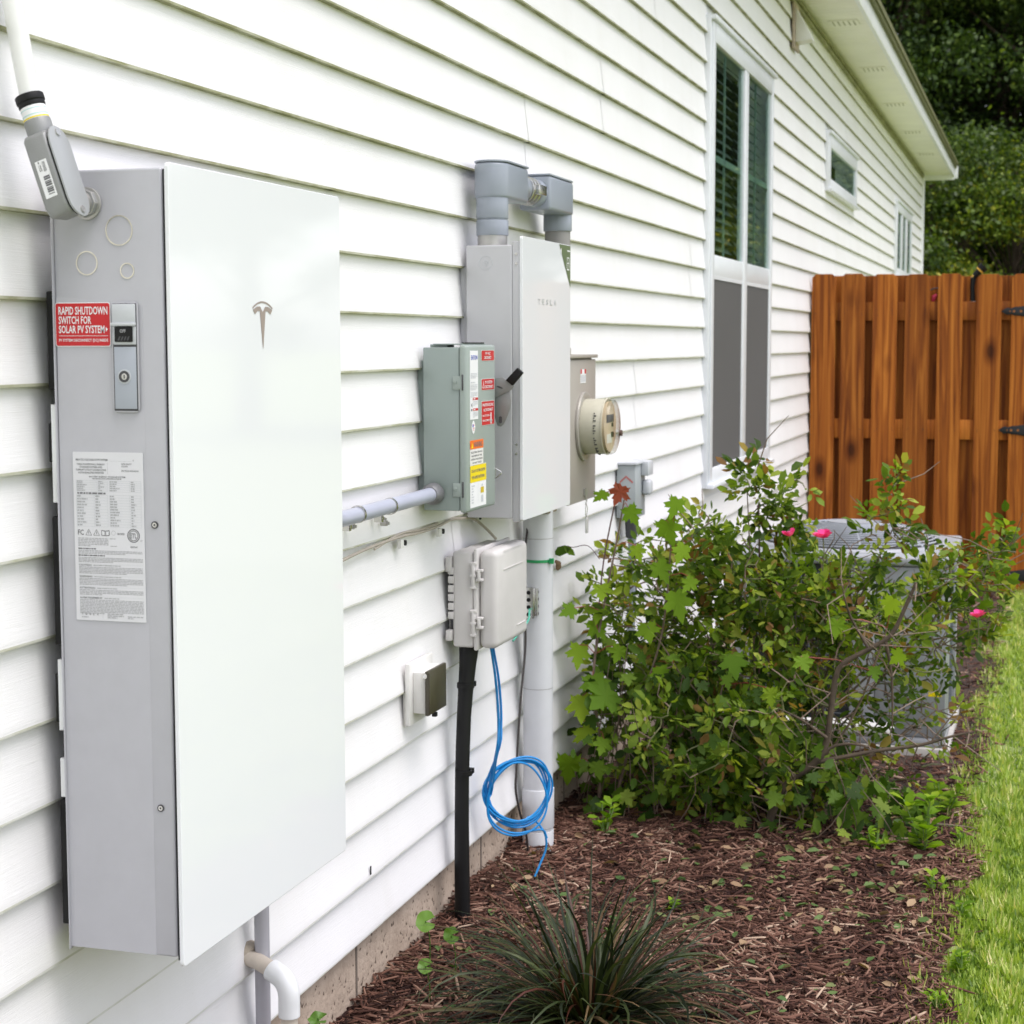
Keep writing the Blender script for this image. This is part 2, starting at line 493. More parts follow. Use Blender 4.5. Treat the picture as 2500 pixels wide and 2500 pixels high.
_t.links.new(_tr.outputs[0], _mx.inputs[1]); _t.links.new(_t.nodes['Principled BSDF'].outputs[0], _mx.inputs[2]); _t.links.new(_mx.outputs[0], _t.nodes['Material Output'].inputs['Surface'])
CURT = plain('grey_curtain', (.42, .41, .40), .9, var=.05)
BLIND = plain('muntin_grey', (.22, .28, .25), .5, var=.05)
SLAT = plain('dark_blind_slat', (.060, .070, .062), .5, var=.1)
ROOMD = plain('dark_room', (.008, .010, .009), .9, var=.1)
BARK = plain('bark', (.09, .065, .045), .85, var=.4, vs_=25, bump=.7, bs=60)
CANE = plain('brown_cane', (.19, .135, .10), .7, var=.45, vs_=30)
CANEG = plain('green_cane', (.12, .13, .045), .6, var=.35, vs_=30)
CONCP = plain('pad_concrete', (.42, .40, .37), .9, var=.12, vs_=20, bump=.4, bs=90)
# ------------------------------------------------------------------ ground
def gh(x, y):
    x = np.asarray(x, float); y = np.asarray(y, float)
    base = -.150 + .012*np.clip((x-1.1)/1.3, 0, 1) - .055*np.clip((x-2.6)/1.6, 0, 1)
    mound = .028*np.exp(-((x-2.15)**2/.12 + (y+.02)**2/.015))
    return base + mound + .008*np.sin(x*3.1+y*5)*np.cos(y*4.3-x*1.7) + .006*np.sin(x*11+y*7)

def ground_mat():
    m, t, b = newmat('soil_and_mulch')
    n = noise(t, 22, 8, .7); r = ramp(t, n.outputs['Fac'], [(.3, (.018, .011, .008)), (.7, (.085, .050, .036))])
    t.links.new(r.outputs[0], b.inputs['Base Color']); b.inputs['Roughness'].default_value = .95
    n2 = noise(t, 90, 4, .7); bp = N(t, 'ShaderNodeBump'); bp.inputs['Strength'].default_value = 1; bp.inputs['Distance'].default_value = .01
    t.links.new(n2.outputs['Fac'], bp.inputs['Height']); t.links.new(bp.outputs[0], b.inputs['Normal'])
    return m
def turf_mat():
    m, t, b = newmat('turf_soil')
    n = noise(t, 9, 8, .7); r = ramp(t, n.outputs['Fac'], [(.3, (.17, .22, .07)), (.7, (.29, .34, .12))])
    t.links.new(r.outputs[0], b.inputs['Base Color']); b.inputs['Roughness'].default_value = .95
    return m
SOIL = ground_mat(); TURF = turf_mat()
def sheet(name, xs, ys, fz, mat, kind='structure'):
    X, Y = np.meshgrid(xs, ys, indexing='ij'); Z = fz(X, Y)
    V = np.stack([X, Y, Z], -1).reshape(-1, 3)
    nx, ny = len(xs), len(ys)
    i, j = np.meshgrid(np.arange(nx-1), np.arange(ny-1), indexing='ij')
    a = (i*ny+j).ravel()
    Fc = np.stack([a, a+ny, a+ny+1, a+1], -1)
    o = arr_mesh(name, V, Fc, mat, smooth=True)
    o['kind'] = kind
    return o
xs = np.concatenate([np.linspace(-60, -3, 12), np.linspace(-2.5, 9, 180), np.linspace(10, 60, 20), [120, 300]])
ys = np.concatenate([[-300, -100], np.linspace(-50, -3, 14), np.linspace(-2.6, .3, 60), np.linspace(1, 60, 10), [150, 300]])
g = sheet('ground', xs, ys, lambda x, y: gh(np.clip(x, -2, 8), np.clip(y, -2, .3)) - .006, TURF)
EDGE = lambda x: -1.145 + .022*np.sin(x*4.1) + .014*np.sin(x*11.3+1)
xb = np.linspace(-2.4, 8.3, 260)
tt = np.linspace(0, 1, 30)
Xb, Tb = np.meshgrid(xb, tt, indexing='ij'); Yb = .03 + (EDGE(Xb)-.03)*Tb
Vb = np.stack([Xb, Yb, gh(Xb, Yb)+.002], -1).reshape(-1, 3)
i, j = np.meshgrid(np.arange(len(xb)-1), np.arange(29), indexing='ij'); a = (i*30+j).ravel()
bed = arr_mesh('mulch_bed', Vb, np.stack([a, a+30, a+31, a+1], -1), SOIL, smooth=True); bed['kind'] = 'structure'

# ------------------------------------------------------------------ the house
HX0, HX1 = -6.0, 17.95
P_ = 0.118
NC = 27                     # 26.4 courses up to the frieze
house = empty('house', (5.0, .10, -.2), 'long white vinyl-sided house wall running back beside the planting bed', 'house')
mb = MB()
prof = [(0.0, 0.0), (-.0005, .004), (.0012, .016), (.0050, .045), (.0095, .082), (.0125, P_+.004)]
wins = [(5.0, 6.66, .66, 2.53), (9.03, 10.70, 2.20, 2.53), (14.3, 16.15, 1.86, 2.51)]
TOPZ = 3.06
rs_ = random.Random(5)
for k in range(NC):
    z0 = k*P_
    if z0 > TOPZ: break
    pair = k//2
    off = [0.0, 2.4, 1.2, 3.0, .7, 1.9][pair % 6] + (pair*.37) % .5
    x = HX0 - off; segs = []; q = 0
    while x < HX1:
        segs.append((max(x, HX0), min(x+3.66, HX1), q)); x += 3.635; q += 1
    for (a, b_, q) in segs:
        cuts = [(a, b_)]
        for wx0, wx1, wz0, wz1 in wins:
            if z0+P_*.6 > wz0 and z0+P_*.3 < wz1:
                nc = []
                for c0, c1 in cuts:
                    if wx1 <= c0 or wx0 >= c1: nc.append((c0, c1))
                    else:
                        if wx0 > c0: nc.append((c0, wx0))
                        if wx1 < c1: nc.append((wx1, c1))
                cuts = nc
        dy = -.0010*(q % 2)
        for c0, c1 in cuts:
            n = max(1, int((c1-c0)/.6))
            V = []; Fs = []; ms = []
            pr = [(.013, .0)] + prof
            wob = [rs_.uniform(-.0004, .0004) for _ in range(n+1)]
            for i_ in range(n+1):
                xx = c0+(c1-c0)*i_/n
                for (py, pz) in pr:
                    V.append((xx, py+dy+(wob[i_] if i_ not in (0, n) else 0), min(z0+pz, TOPZ+.01)))
            kk = len(pr)
            for i_ in range(n):
                for j_ in range(kk-1):
                    a_ = i_*kk+j_
                    mb.add([], [], 0)
                    Fs.append((a_, a_+kk, a_+kk+1, a_+1)); ms.append(1 if j_ <= 1 else 0)
            n0 = len(mb.v); mb.v += V
            for f_, m_ in zip(Fs, ms):
                mb.f.append([v_+n0 for v_ in f_]); mb.m.append(m_)
sid = mb.build('siding', [W_SID, W_MIL], house, smooth=25)
# solid wall behind the siding, with window openings
mb = MB()
def wall_open(x0, x1, z0, z1, ops):
    xs_ = sorted({x0, x1, *[o[0] for o in ops], *[o[1] for o in ops]}); zs_ = sorted({z0, z1, *[o[2] for o in ops], *[o[3] for o in ops]})
    for a, b_ in zip(xs_, xs_[1:]):
        for c, d in zip(zs_, zs_[1:]):
            if any(o[0] <= (a+b_)/2 <= o[1] and o[2] <= (c+d)/2 <= o[3] for o in ops): continue
            mb.box(a, b_, .0165, .16, c, d)
wall_open(HX0, HX1, .01, 3.1, wins)
mb.box(HX1-.14, HX1, .16, 6, .01, 3.1); mb.box(HX0, HX0+.14, .16, 6, .01, 3.1); mb.box(HX0, HX1, 6, 6.15, .01, 3.1)
mb.build('wall', W_TRIM, house)
mb = MB(); mb.box(HX0, HX1, .024, .2, -.45, .008); mb.build('foundation', CONC, house, bev=.002)
MORT = plain('mortar', (.16, .13, .105), .95, var=.2)
for xj in (.35, 1.20, 2.055, 2.46, 2.87):
    mb = MB(); mb.box(xj-.004, xj+.004, .0225, .03, -.45, .006); mb.build('mortar_joint', MORT, house)
mb = MB(); mb.box(HX1-.005, HX1+.025, -.018, .08, -.02, 3.1); mb.box(HX1-.10, HX1-.005, -.0185, .012, -.02, 3.1); mb.build('corner_post', W_TRIM, house, bev=.003)
mb = MB()
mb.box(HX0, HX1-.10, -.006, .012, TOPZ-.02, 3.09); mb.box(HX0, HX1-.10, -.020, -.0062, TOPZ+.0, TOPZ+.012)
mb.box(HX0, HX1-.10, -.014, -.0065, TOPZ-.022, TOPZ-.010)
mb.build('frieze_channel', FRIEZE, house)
OV = .315
mb = MB()
n = int((HX1+.33-HX0)/.10)
for i_ in range(n):                               # ribbed soffit panels, ribs run across
    a = HX0+i_*.10
    mb.box(a+.004, a+.098, -OV+.016, .0, 3.096, 3.104)
    mb.box(a-.002, a+.004, -OV+.016, .0, 3.0985, 3.104)
mb.box(HX0, HX1+.33, -OV+.016, .3, 3.1045, 3.112)
mb.build('soffit', SOFFIT, house)
for i_, xv in enumerate((4.6, 6.5, 8.42, 10.24, 12.1, 14.0, 15.9)):
    mb = MB(); mb.box(xv-.085, xv+.085, -.245, -.075, 3.090, 3.0955)
    vo = mb.build('soffit_vent', SOFFIT, house); mb = MB()
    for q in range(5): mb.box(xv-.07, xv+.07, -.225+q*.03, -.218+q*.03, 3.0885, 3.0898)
    mb.build('vent_slots', FRIEZE, vo)
mb = MB(); mb.box(HX0, HX1+.33, -OV-.006, -OV+.016, 3.075, 3.205); mb.build('fascia', W_TRIM, house, bev=.002)
mb = MB(); mb.box(HX1+.31, HX1+.335, -OV-.006, .4, 3.045, 3.22); mb.box(HX1+.312, HX1+.345, -OV-.04, -OV-.007, 3.06, 3.20); mb.build('eave_return', W_TRIM, house, bev=.003)
mb = MB()
mb.prism((HX0, 0, 0), (0, -1, 0), (0, 0, 1), [(OV+.006, 3.206), (OV+.028, 3.199), (OV+.028, 3.225), (-3.2, 4.70), (-3.2, 4.66)], -(HX1+.34-HX0), 0)
mb.build('roof', SHINGLE, house)
mb = MB(); mb.box(HX0, HX1+.34, -OV-.030, -OV-.007, 3.176, 3.2); mb.box(HX0, HX1+.34, -OV-.040, -OV-.0285, 3.201, 3.236); mb.build('drip_edge', DRIPE, house)

def window(x0, x1, z0, z1, mull, split=None, screen=False, blinds=True):
    f = MB()
    t_ = .060; y0, y1 = -.022, .012
    f.box(x0, x0+t_, y0, y1, z0, z1); f.box(x1-t_, x1, y0, y1, z0, z1)
    f.box(x0+t_, x1-t_, y0-.001, y1, z1-t_-.02, z1); f.box(x0+t_, x1-t_, y0-.001, y1, z0, z0+t_)
    f.box(x0-.02, x1+.02, y0-.014, -.002, z1+.001, z1+.022)        # head drip channel
    f.box(x0-.028, x0-.001, -.016, .01, z0-.02, z1+.02); f.box(x1+.001, x1+.028, -.016, .01, z0-.02, z1+.02)   # J channels
    f.box(x0-.02, x1+.02, y0-.020, .01, z0-.022, z0-.001)
    for mx in mull: f.box(mx[0], mx[1], y0+.001, y1, z0+t_, z1-t_-.02)
    if split: f.box(x0+t_, x1-t_, y0+.004, y1, split-.045, split+.04)
    wo = f.build('window', W_FRAME, house, bev=.004)
    edges = [x0+t_] + [e for m_ in mull for e in m_] + [x1-t_]
    lights = list(zip(edges[::2], edges[1::2]))
    for a, b_ in lights:
        zb = split+.04 if (split and screen) else z0+t_
        zt_ = z1-t_-.016; g_ = MB(); g_.add([(a-.004, -.011, zb-.004), (b_+.004, -.011, zb-.004), (b_+.004, -.011, zt_), (a-.004, -.011, zt_)], [(0, 1, 2, 3)])
        go_ = g_.build('pane', GLASS, wo, smooth=0)
        if go_.data.polygons[0].normal.y > 0: go_.data.flip_normals()
        if screen:
            s_ = MB(); s_.box(a-.003, b_+.003, -.0145, -.013, z0+t_-.003, split-.042); s_.build('insect_screen', SCREEN, wo)
            s2 = MB(); s2.box(a-.002, b_+.002, -.018, -.0146, split-.060, split-.044)
            s2.box(a-.002, a+.016, -.018, -.0147, z0+t_, split-.061); s2.box(b_-.016, b_+.002, -.018, -.0147, z0+t_, split-.061)
            s2.build('screen_frame', W_FRAME, wo)
            cu = MB(); nn_ = 60; zt2 = split-.03
            Vc = []
            for q in range(nn_+1):
                xx = a+(b_-a)*q/nn_; yy = .045+.012*math.sin(q*1.15)+.006*math.sin(q*.43+a)
                Vc += [(xx, yy, z0+.03), (xx, yy, zt2)]
            cu.add(Vc, [(2*q, 2*q+2, 2*q+3, 2*q+1) for q in range(nn_)]); cu.build('curtain', CURT, wo, smooth=80)
            ra = MB(); ra.box(a, b_, -.006, .002, 1.985, 2.012); ra.build('sash_rail', BLIND, wo)
            ve = MB(); mx_ = a+(b_-a)*.42; ve.box(mx_-.006, mx_+.006, -.006, .002, zb, z1-t_-.03); ve.build('muntin', BLIND, wo)
        if blinds:
            bl = MB(); zz = zb+.03
            while zz < z1-t_-.04:
                bl.add([(a, .030, zz), (b_, .030, zz), (b_, .055, zz+.030), (a, .055, zz+.030)], [(0, 1, 2, 3)]); zz += .042
            bl.build('blind_slats', SLAT, wo)
    d_ = MB(); d_.box(x0+t_, x1-t_, .13, .14, z0+t_, z1-t_); d_.build('dark_interior', ROOMD, wo)
    return wo
window(5.0, 6.66, .66, 2.53, [(5.80, 5.90)], split=1.56, screen=True)
window(9.03, 10.70, 2.20, 2.53, [], blinds=False)
window(14.3, 16.15, 1.86, 2.51, [(14.84, 14.98), (15.42, 15.56)], blinds=False)

# dryer-style wall vent under the eaves
v_ = empty('gable_vent_hood', (7.5, 0, 2.83), 'small weathered white vent hood high on the siding under the eave', 'vent hood')
mb = MB(); mb.box(7.40, 7.60, -.014, -.001, 2.80, 3.04); mb.build('flange', plain('stained_flange', (.42, .34, .27), .7, var=.4, vs_=30), v_, bev=.003)
mb = MB(); mb.add([(7.44, -.0145, 3.015), (7.56, -.0145, 3.015), (7.56, -.095, 2.87), (7.44, -.095, 2.87), (7.44, -.0145, 2.835), (7.56, -.0145, 2.835), (7.56, -.10, 2.845), (7.44, -.10, 2.845)],
   [(0, 1, 2, 3), (3, 2, 6, 7), (7, 6, 5, 4), (0, 3, 7, 4), (1, 5, 6, 2), (0, 4, 5, 1)]); mb.build('hood', OFFW, v_, bev=.003)
# ------------------------------------------------------------------ battery unit
UX, VZ = Vector((0, -1, 0)), Vector((0, 0, 1))        # frame of faces that look towards -X
FX = Vector((1, 0, 0))                                 # frame of faces that look towards -Y (u=+X, v=+Z)
pw = empty('home_battery', (.3, -.1, .385), 'tall white glass-fronted home battery with silver side, largest box on the wall', 'home battery')
mb = MB(); mb.box(.0, .603, -.196, -.031, .389, 1.472); body = mb.build('cabinet', PW_BODY, pw, bev=.0035, seg=3)
mb = MB()   # raised side pad with sloping shoulder below the cable entry
mb.add([(-.0015, -.031, .39), (-.0015, -.034, 1.296), (-.0002, -.165, 1.288), (-.0002, -.165, .39), (.001, -.031, .39), (.001, -.034, 1.306), (.001, -.165, 1.296), (.001, -.031, 1.312)],
   [(0, 3, 2, 1), (1, 2, 6, 5), (0, 1, 5, 4), (0, 4, 3)])
mb.build('side_pad', PW_BODY, pw)
mb = MB(); mb.box(-.0055, .004, -.0316, -.0302, .386, 1.43); mb.build('rear_flange', PW_BODY, pw, bev=.0015)
mb = MB(); mb.box(.004, .601, -.2015, -.1963, .384, 1.470); mb.build('shadow_gap', BLACK, pw)
mb = MB()
poly = []
for cx, cy, st in ((.589-.007, .377+.007, -90), (.589-.007, 1.4785-.007, 0), (.0-.003+.007, 1.4785-.007, 90), (.0-.003+.007, .377+.007, 180)):
    for k in range(6): poly.append((cx+.007*math.cos(R(st+k*18)), cy+.007*math.sin(R(st+k*18))))
mb.prism((0, -.2018, 0), FX, VZ, poly, 0, .0065); glassf = mb.build('front_panel', PW_GLASS, pw, bev=.0012, seg=2, smooth=0)
# emblem on the glass
c = Card((0, -.2084, 0), FX, VZ)
cx = .2850
def arc(r0, r1, a0, a1, cy, n=10):
    o_ = [(cx+r1*math.cos(R(a0+(a1-a0)*i/n)), cy+r1*math.sin(R(a0+(a1-a0)*i/n))) for i in range(n+1)]
    i_ = [(cx+r0*math.cos(R(a1+(a0-a1)*i/n)), cy+r0*math.sin(R(a1+(a0-a1)*i/n))) for i in range(n+1)]
    return o_, i_
def strip(r0, r1, a0, a1, cy, n=12, mat=0):
    o_, i_ = arc(r0, r1, a0, a1, cy, n); i_ = i_[::-1]
    for k in range(n): c.poly([o_[k], o_[k+1], i_[k+1], i_[k]], mat, .0004)
strip(.0677, .0704, 120.3, 59.7, 1.2306)
for sg in (-1, 1):
    W_ = [(-.034, 1.2880), (-.027, 1.2815), (-.0175, 1.2862), (-.0093, 1.2862), (-.0085, 1.2930), (-.020, 1.2928)]
    c.poly([(cx+sg*abs(a), b) for a, b in W_], 0, .0004)
c.poly([(cx-.0085, 1.2930), (cx-.0095, 1.2840), (cx-.0006, 1.2310), (cx+.0006, 1.2310), (cx+.0095, 1.2840), (cx+.0085, 1.2930), (cx, 1.2847)], 0, .0005)
c.build('emblem', [LOGO], pw)
# knock-outs, screws
for (yy, zz, r_) in ((-.132, 1.390, .0205), (-.0820, 1.347, .0165), (-.143, 1.336, .0108)):
    mb = MB(); mb.ring((-.0002, yy, zz), UX, VZ, r_, r_-.0016, 0, .0008, 40); mb.build('knockout_ring', RINGM, pw)
for zz in (.993, .600):
    mb = MB(); mb.ring((-.0003, -.1765, zz), UX, VZ, .0052, .0036, 0, .0012, 20, 0); mb.cyl((-.0002, -.1765, zz), (-.0020, -.1765, zz), .0034, 16, 1); mb.cyl((-.0020, -.1765, zz), (-.0022, -.1765, zz), .0015, 6, 0)
    mb.build('screw', [DGREY, STEEL], pw)
# red sign
c = Card((-.0066, -.0335, 1.2355), UX, VZ); c.O.x = -.0019
a1, b1 = .0825, .0575
c.plate(-.0012, a1+.0012, -.0012, b1+.0012, 1, .004, .0004); c.plate(0, a1, 0, b1, 0, .003, .0008)
c.text('RAPID SHUTDOWN', .0045, .0795, .0420, .0530, 1, .0011)
c.text('SWITCH FOR', .0045, .0545, .0295, .0400, 1, .0011)
c.text('SOLAR PV SYSTEM', .0045, .0745, .0170, .0275, 1, .0011)
c.poly([(.0765, .0255), (.0765, .0190), (.0797, .02225)], 1, .0011)
c.rect(.0045, .0797, .0132, .0138, 1, .0011)
c.text('PV SYSTEM DISCONNECT (DC) INSIDE', .0045, .0797, .0045, .0095, 1, .0011)
c.build('shutdown_sign', [RED, WHITE], pw)
# switch bay
sw = MB(); 
poly = []
for cx_, cy_, st in ((.1595-.006, 1.1455+.006, -90), (.1595-.006, 1.2945-.006, 0), (.1195+.006, 1.2945-.006, 90), (.1195+.006, 1.1455+.006, 180)):
    for k in range(5): poly.append((cx_+.006*math.cos(R(st+k*22.5)), cy_+.006*math.sin(R(st+k*22.5))))
sw.prism((-.002, 0, 0), UX, VZ, poly, 0, .0028); bay = sw.build('switch_bay', PW_BODY, pw, bev=.0008)
def plate_on_side(name, a0, a1, b0, b1, t0, t1, mat, parent, bev=.0008):
    m_ = MB(); m_.box(-t1, -t0, -a1, -a0, b0, b1); return m_.build(name, mat, parent, bev=bev)
plate_on_side('bay_gap', .1215, .1580, 1.1475, 1.2925, .0040, .0050, DGREY, bay)
plate_on_side('flip_cover', .1225, .1570, 1.2660, 1.2915, .0052, .0085, LGREY, bay, .0012)
plate_on_side('cover_lip', .1215, .1575, 1.2620, 1.2665, .0052, .0110, LGREY, bay, .0012)
plate_on_side('rocker_surround', .1225, .1570, 1.2370, 1.2618, .0051, .0066, LGREY, bay)
rk = plate_on_side('rocker', .1262, .1530, 1.2405, 1.2612, .0067, .0095, BLACK, bay, .001)
c = Card((-.0096, -.1262, 1.2405), UX, VZ); c.text('OFF', .0088, .0178, .0125, .0170, 0, .0003)
for q in range(4): c.poly([(.005+q*.0045, .002), (.0075+q*.0045, .002), (.010+q*.0045, .0075), (.0075+q*.0045, .0075)], 1, .0002)
c.build('switch_marking', [INKL, DGREY], bay)
pl = plate_on_side('lock_plate', .1235, .1565, 1.1505, 1.2340, .0052, .0064, PLATE, bay)
mb = MB(); mb.ring((-.0064, -.139, 1.194), UX, VZ, .0098, .0078, 0, .0010, 32, 0); mb.ring((-.0064, -.139, 1.194), UX, VZ, .0078, .0045, 0, .0022, 32, 1)
mb.cyl((-.0064, -.139, 1.194), (-.0080, -.139, 1.194), .0044, 20, 2); mb.box(-.0083, -.0080, -.1398, -.1382, 1.1915, 1.1965, 1); mb.build('key_lock', [LGREY, DGREY, STEEL], bay)
# specification label
c = Card((-.0072, -.0540, .8580), UX, VZ); 
Wd, Hd = .1070, .2330
# the pad surface slopes, so the card is laid along it
c.u = Vector((.0013/.134, -1, 0)).normalized(); c.n = c.u.cross(c.v); c.O = Vector((-.0015, -.0540, .8580)) + c.n*.0006
c.plate(0, Wd, 0, Hd, 0, .0015, .0006)
T = lambda s_, a, b, y0, y1, m_=1: c.text(s_, a, b, y0, y1, m_, .0010)
Y = lambda f_: Hd*(1-f_)
c.text('MAX DC VOLTAGE OF PV SYSTEM', .005, .0535, Y(.052), Y(.040), 1); c.rect(.056, .090, Y(.0525), Y(.0515), 2); c.text('V', .0915, .0935, Y(.052), Y(.042), 1)
for q, (s_, a, b) in enumerate((('TESLA POWERWALL ENERGY', .0065, .049), ('STORAGE SYSTEM AND', .0105, .045), ('SUPPORT UTILITY INTERACTIVE', .0048, .051), ('& STANDALONE INVERTER', .0085, .0475))):
    T(s_, a, b, Y(.078+q*.0165), Y(.0675+q*.0165))
c.rect(.0530, .0533, Y(.13), Y(.062), 2)
for q, (s_, b) in enumerate((('RATED CAPACITY', .090), ('13.5 kWh', .084))): T(s_, .0745, b, Y(.073+q*.014), Y(.064+q*.014), 1)
T('SN TG125 AAAAAAA', .0745, .1005, Y(.113), Y(.103))
T('BATTERY ENERGY STORAGE SYSTEM', .025, .080, Y(.150), Y(.141)); T('RATINGS AND SPECIFICATIONS', .030, .074, Y(.161), Y(.153))
def table(a0, a1, b0, b1, rows, split, seed):
    c.rect(a0, a1, Y(b0)-.0003, Y(b0), 3)
    hh = (b1-b0)/rows
    for r_ in range(rows+1): c.rect(a0, a1, Y(b0+hh*r_)-.0003, Y(b0+hh*r_), 3, .0008)
    for xx in (a0, split, a1): c.rect(xx, xx+.0003, Y(b1), Y(b0), 3, .00085)
    rr = random.Random(seed)
    for r_ in range(rows):
        y1_, y0_ = Y(b0+hh*r_+hh*.22), Y(b0+hh*r_+hh*.78)
        c.lines(a0+.001, a0+.001+(split-a0)*rr.uniform(.5, .9), y0_, y1_, 1, 2, seed+r_, .9)
        c.lines(split+.002, split+.002+(a1-split)*rr.uniform(.4, .75), y0_, y1_, 1, 2, seed+r_+50, .9)
table(.0045, .0525, .168, .232, 6, .0365, 3); table(.0550, .1030, .168, .232, 5, .0860, 9)
c.lines(.006, .101, Y(.249), Y(.238), 1, 1, 4, .9)
table(.0045, .0520, .252, .440, 11, .0315, 21); table(.0550, .1030, .252, .440, 12, .0860, 31)
# compliance marks
c.text('FC', .0055, .0145, Y(.492), Y(.460), 1)
for xx in (.022, .034):
    for p0, p1 in (((xx-.0045, Y(.492)), (xx+.0045, Y(.492))), ((xx+.0045, Y(.492)), (xx, Y(.457))), ((xx, Y(.457)), (xx-.0045, Y(.492)))):
        d = Vector((p1[0]-p0[0], p1[1]-p0[1])).normalized(); nn = Vector((-d.y, d.x))*.0003
        c.poly([(p0[0]-nn.x, p0[1]-nn.y), (p1[0]-nn.x, p1[1]-nn.y), (p1[0]+nn.x, p1[1]+nn.y), (p0[0]+nn.x, p0[1]+nn.y)], 1)
    c.rect(xx-.0004, xx+.0004, Y(.485), Y(.470), 1)
c.poly([(.0415, Y(.492)), (.0415, Y(.460)), (.0475, Y(.463)), (.0475, Y(.495))], 1); c.poly([(.0480, Y(.495)), (.0480, Y(.463)), (.0540, Y(.460)), (.0540, Y(.492))], 1)
c.poly([(.0425, Y(.488)), (.0425, Y(.465)), (.0468, Y(.468)), (.0468, Y(.490))], 0, .0011); c.poly([(.0487, Y(.490)), (.0487, Y(.468)), (.053, Y(.465)), (.053, Y(.488))], 0, .0011)
c.text('CM LISTED', .0655, .0770, Y(.486), Y(.474), 1)
def cring(cx_, cy_, r0, r1, m_, t_=.0009, n=28):
    for k in range(n):
        a0, a1_ = 2*math.pi*k/n, 2*math.pi*(k+1)/n
        c.poly([(cx_+r0*math.cos(a0), cy_+r0*math.sin(a0)), (cx_+r1*math.cos(a0), cy_+r1*math.sin(a0)), (cx_+r1*math.cos(a1_), cy_+r1*math.sin(a1_)), (cx_+r0*math.cos(a1_), cy_+r0*math.sin(a1_))], m_, t_)
cring(.0905, Y(.488), .0082, .0095, 1); cring(.0905, Y(.488), .0062, .0072, 1); c.text('ETL', .0858, .0952, Y(.503), Y(.474), 1)
cring(.0600, Y(.476), .0028, .0032, 2)
c.text('5025260', .0855, .0960, Y(.560), Y(.550), 1); c.text('US', .1010, .1035, Y(.520), Y(.512), 1)
c.lines(.0055, .052, Y(.560), Y(.506), 6, 2, 61); c.lines(.054, .068, Y(.514), Y(.506), 1, 2, 5); c.lines(.055, .069, Y(.558), Y(.550), 1, 2, 6)
c.lines(.0055, .065, Y(.577), Y(.568), 1, 1, 8, .8); c.lines(.0055, .1035, Y(.605), Y(.580), 3, 2, 62)
c.lines(.0055, .078, Y(.617), Y(.608), 1, 1, 9, .8); c.lines(.0055, .1035, Y(.655), Y(.622), 4, 2, 63)
yb = .662
for head, w_, n_ in (('CAUTION', .019, 6), ('WARNING', .020, 6), ('ATTENTION', .024, 5), ('AVERTISSEMENT', .035, 11)):
    c.rect(.0055, .1040, Y(yb)-.0002, Y(yb), 3)
    c.text(head, .0060, .0060+w_, Y(yb+.013), Y(yb+.003), 1)
    c.lines(.0060+w_+.003, .103, Y(yb+.013), Y(yb+.004), 1, 2, n_+3, .6)
    c.lines(.0060, .1035, Y(yb+.016+.0088*(n_-1)), Y(yb+.016), n_-1, 2, n_*7); yb += .024+.0088*(n_-1)
c.rect(.0055, .1045, Y(.945)-.0002, Y(.945), 3)
for q, ch in enumerate('TESLA'): c.text(ch, .0085+q*.0058, .0112+q*.0058, Y(.968), Y(.956), 1)
c.lines(.0085, .034, Y(.985), Y(.977), 1, 2, 91, .8); c.rect(.0410, .0413, Y(.985), Y(.952), 2)
c.lines(.048, .073, Y(.985), Y(.953), 3, 2, 92, .6); c.lines(.079, .1025, Y(.985), Y(.965), 2, 2, 93, .6)
c.build('specification_label', [LABELW, INK, INKL, LGREY], pw)
# wall bracket behind it
mb = MB(); mb.box(.022, .58, -.0298, -.0135, .42, 1.31); mb.box(.001, .0225, -.0297, -.0165, .42, .60); mb.box(.001, .0225, -.0296, -.0145, .71, .78); mb.box(.001, .0225, -.0297, -.0165, .82, 1.0); mb.box(.001, .0225, -.0296, -.0145, 1.075, 1.13); mb.box(.001, .0225, -.0297, -.0165, 1.175, 1.31)
mb.build('mounting_rail', BLACK, pw, bev=.002)
for z0, z1 in ((.70, .80), (.605, .66), (1.02, 1.155)):
    mb = MB(); mb.box(-.0015, .012, -.0299, -.0215, z0, z1); mb.build('bracket_tab', W_TRIM, pw)

# ------------------------------------------------------------------ conduit entering the battery
cv = empty('conduit_entry', (-.06, -.1, 1.43), 'grey conduit elbow with barcode sticker and white pipe, entering the battery side', 'conduit')
tl = R(18.5)
dU = Vector((-.015, math.sin(tl), math.cos(tl))).normalized()         # up along the elbow body
wU = Vector((0, -math.cos(tl), math.sin(tl))); wU = (wU - dU*wU.dot(dU)).normalized()   # towards the cover side
xU = dU.cross(wU).normalized()
if xU.x > 0: xU = -xU                                                  # xU points to -X (camera)
Cb = Vector((-.062, -.0765, 1.4580))                                     # body centre
def LP(a, b, c_): return Cb + xU*a + wU*b + dU*c_
mb = MB()
def slot(hw, hl, n=8):
    pts = []
    for k in range(n+1): an = math.pi*k/n; pts.append((hw*math.cos(an), hl-hw+hw*math.sin(an)))
    for k in range(n+1): an = math.pi+math.pi*k/n; pts.append((hw*math.cos(an), -hl+hw+hw*math.sin(an)))
    return pts
# body: slot-shaped section across x/d, extruded towards the cover side
nn_ = xU.cross(dU)
sgn = 1 if nn_.dot(wU) > 0 else -1
def slotbox(m_, hw, hl, w0, w1, mat=0, off=0):
    pts = slot(hw, hl)
    k = len(pts)
    V = [LP(a, w0, b+off) for a, b in pts] + [LP(a, w1, b+off) for a, b in pts]
    Fs = [tuple(range(k)), tuple(range(k, 2*k))] + [(i, (i+1) % k, (i+1) % k+k, i+k) for i in range(k)]
    m_.add(V, Fs, mat)
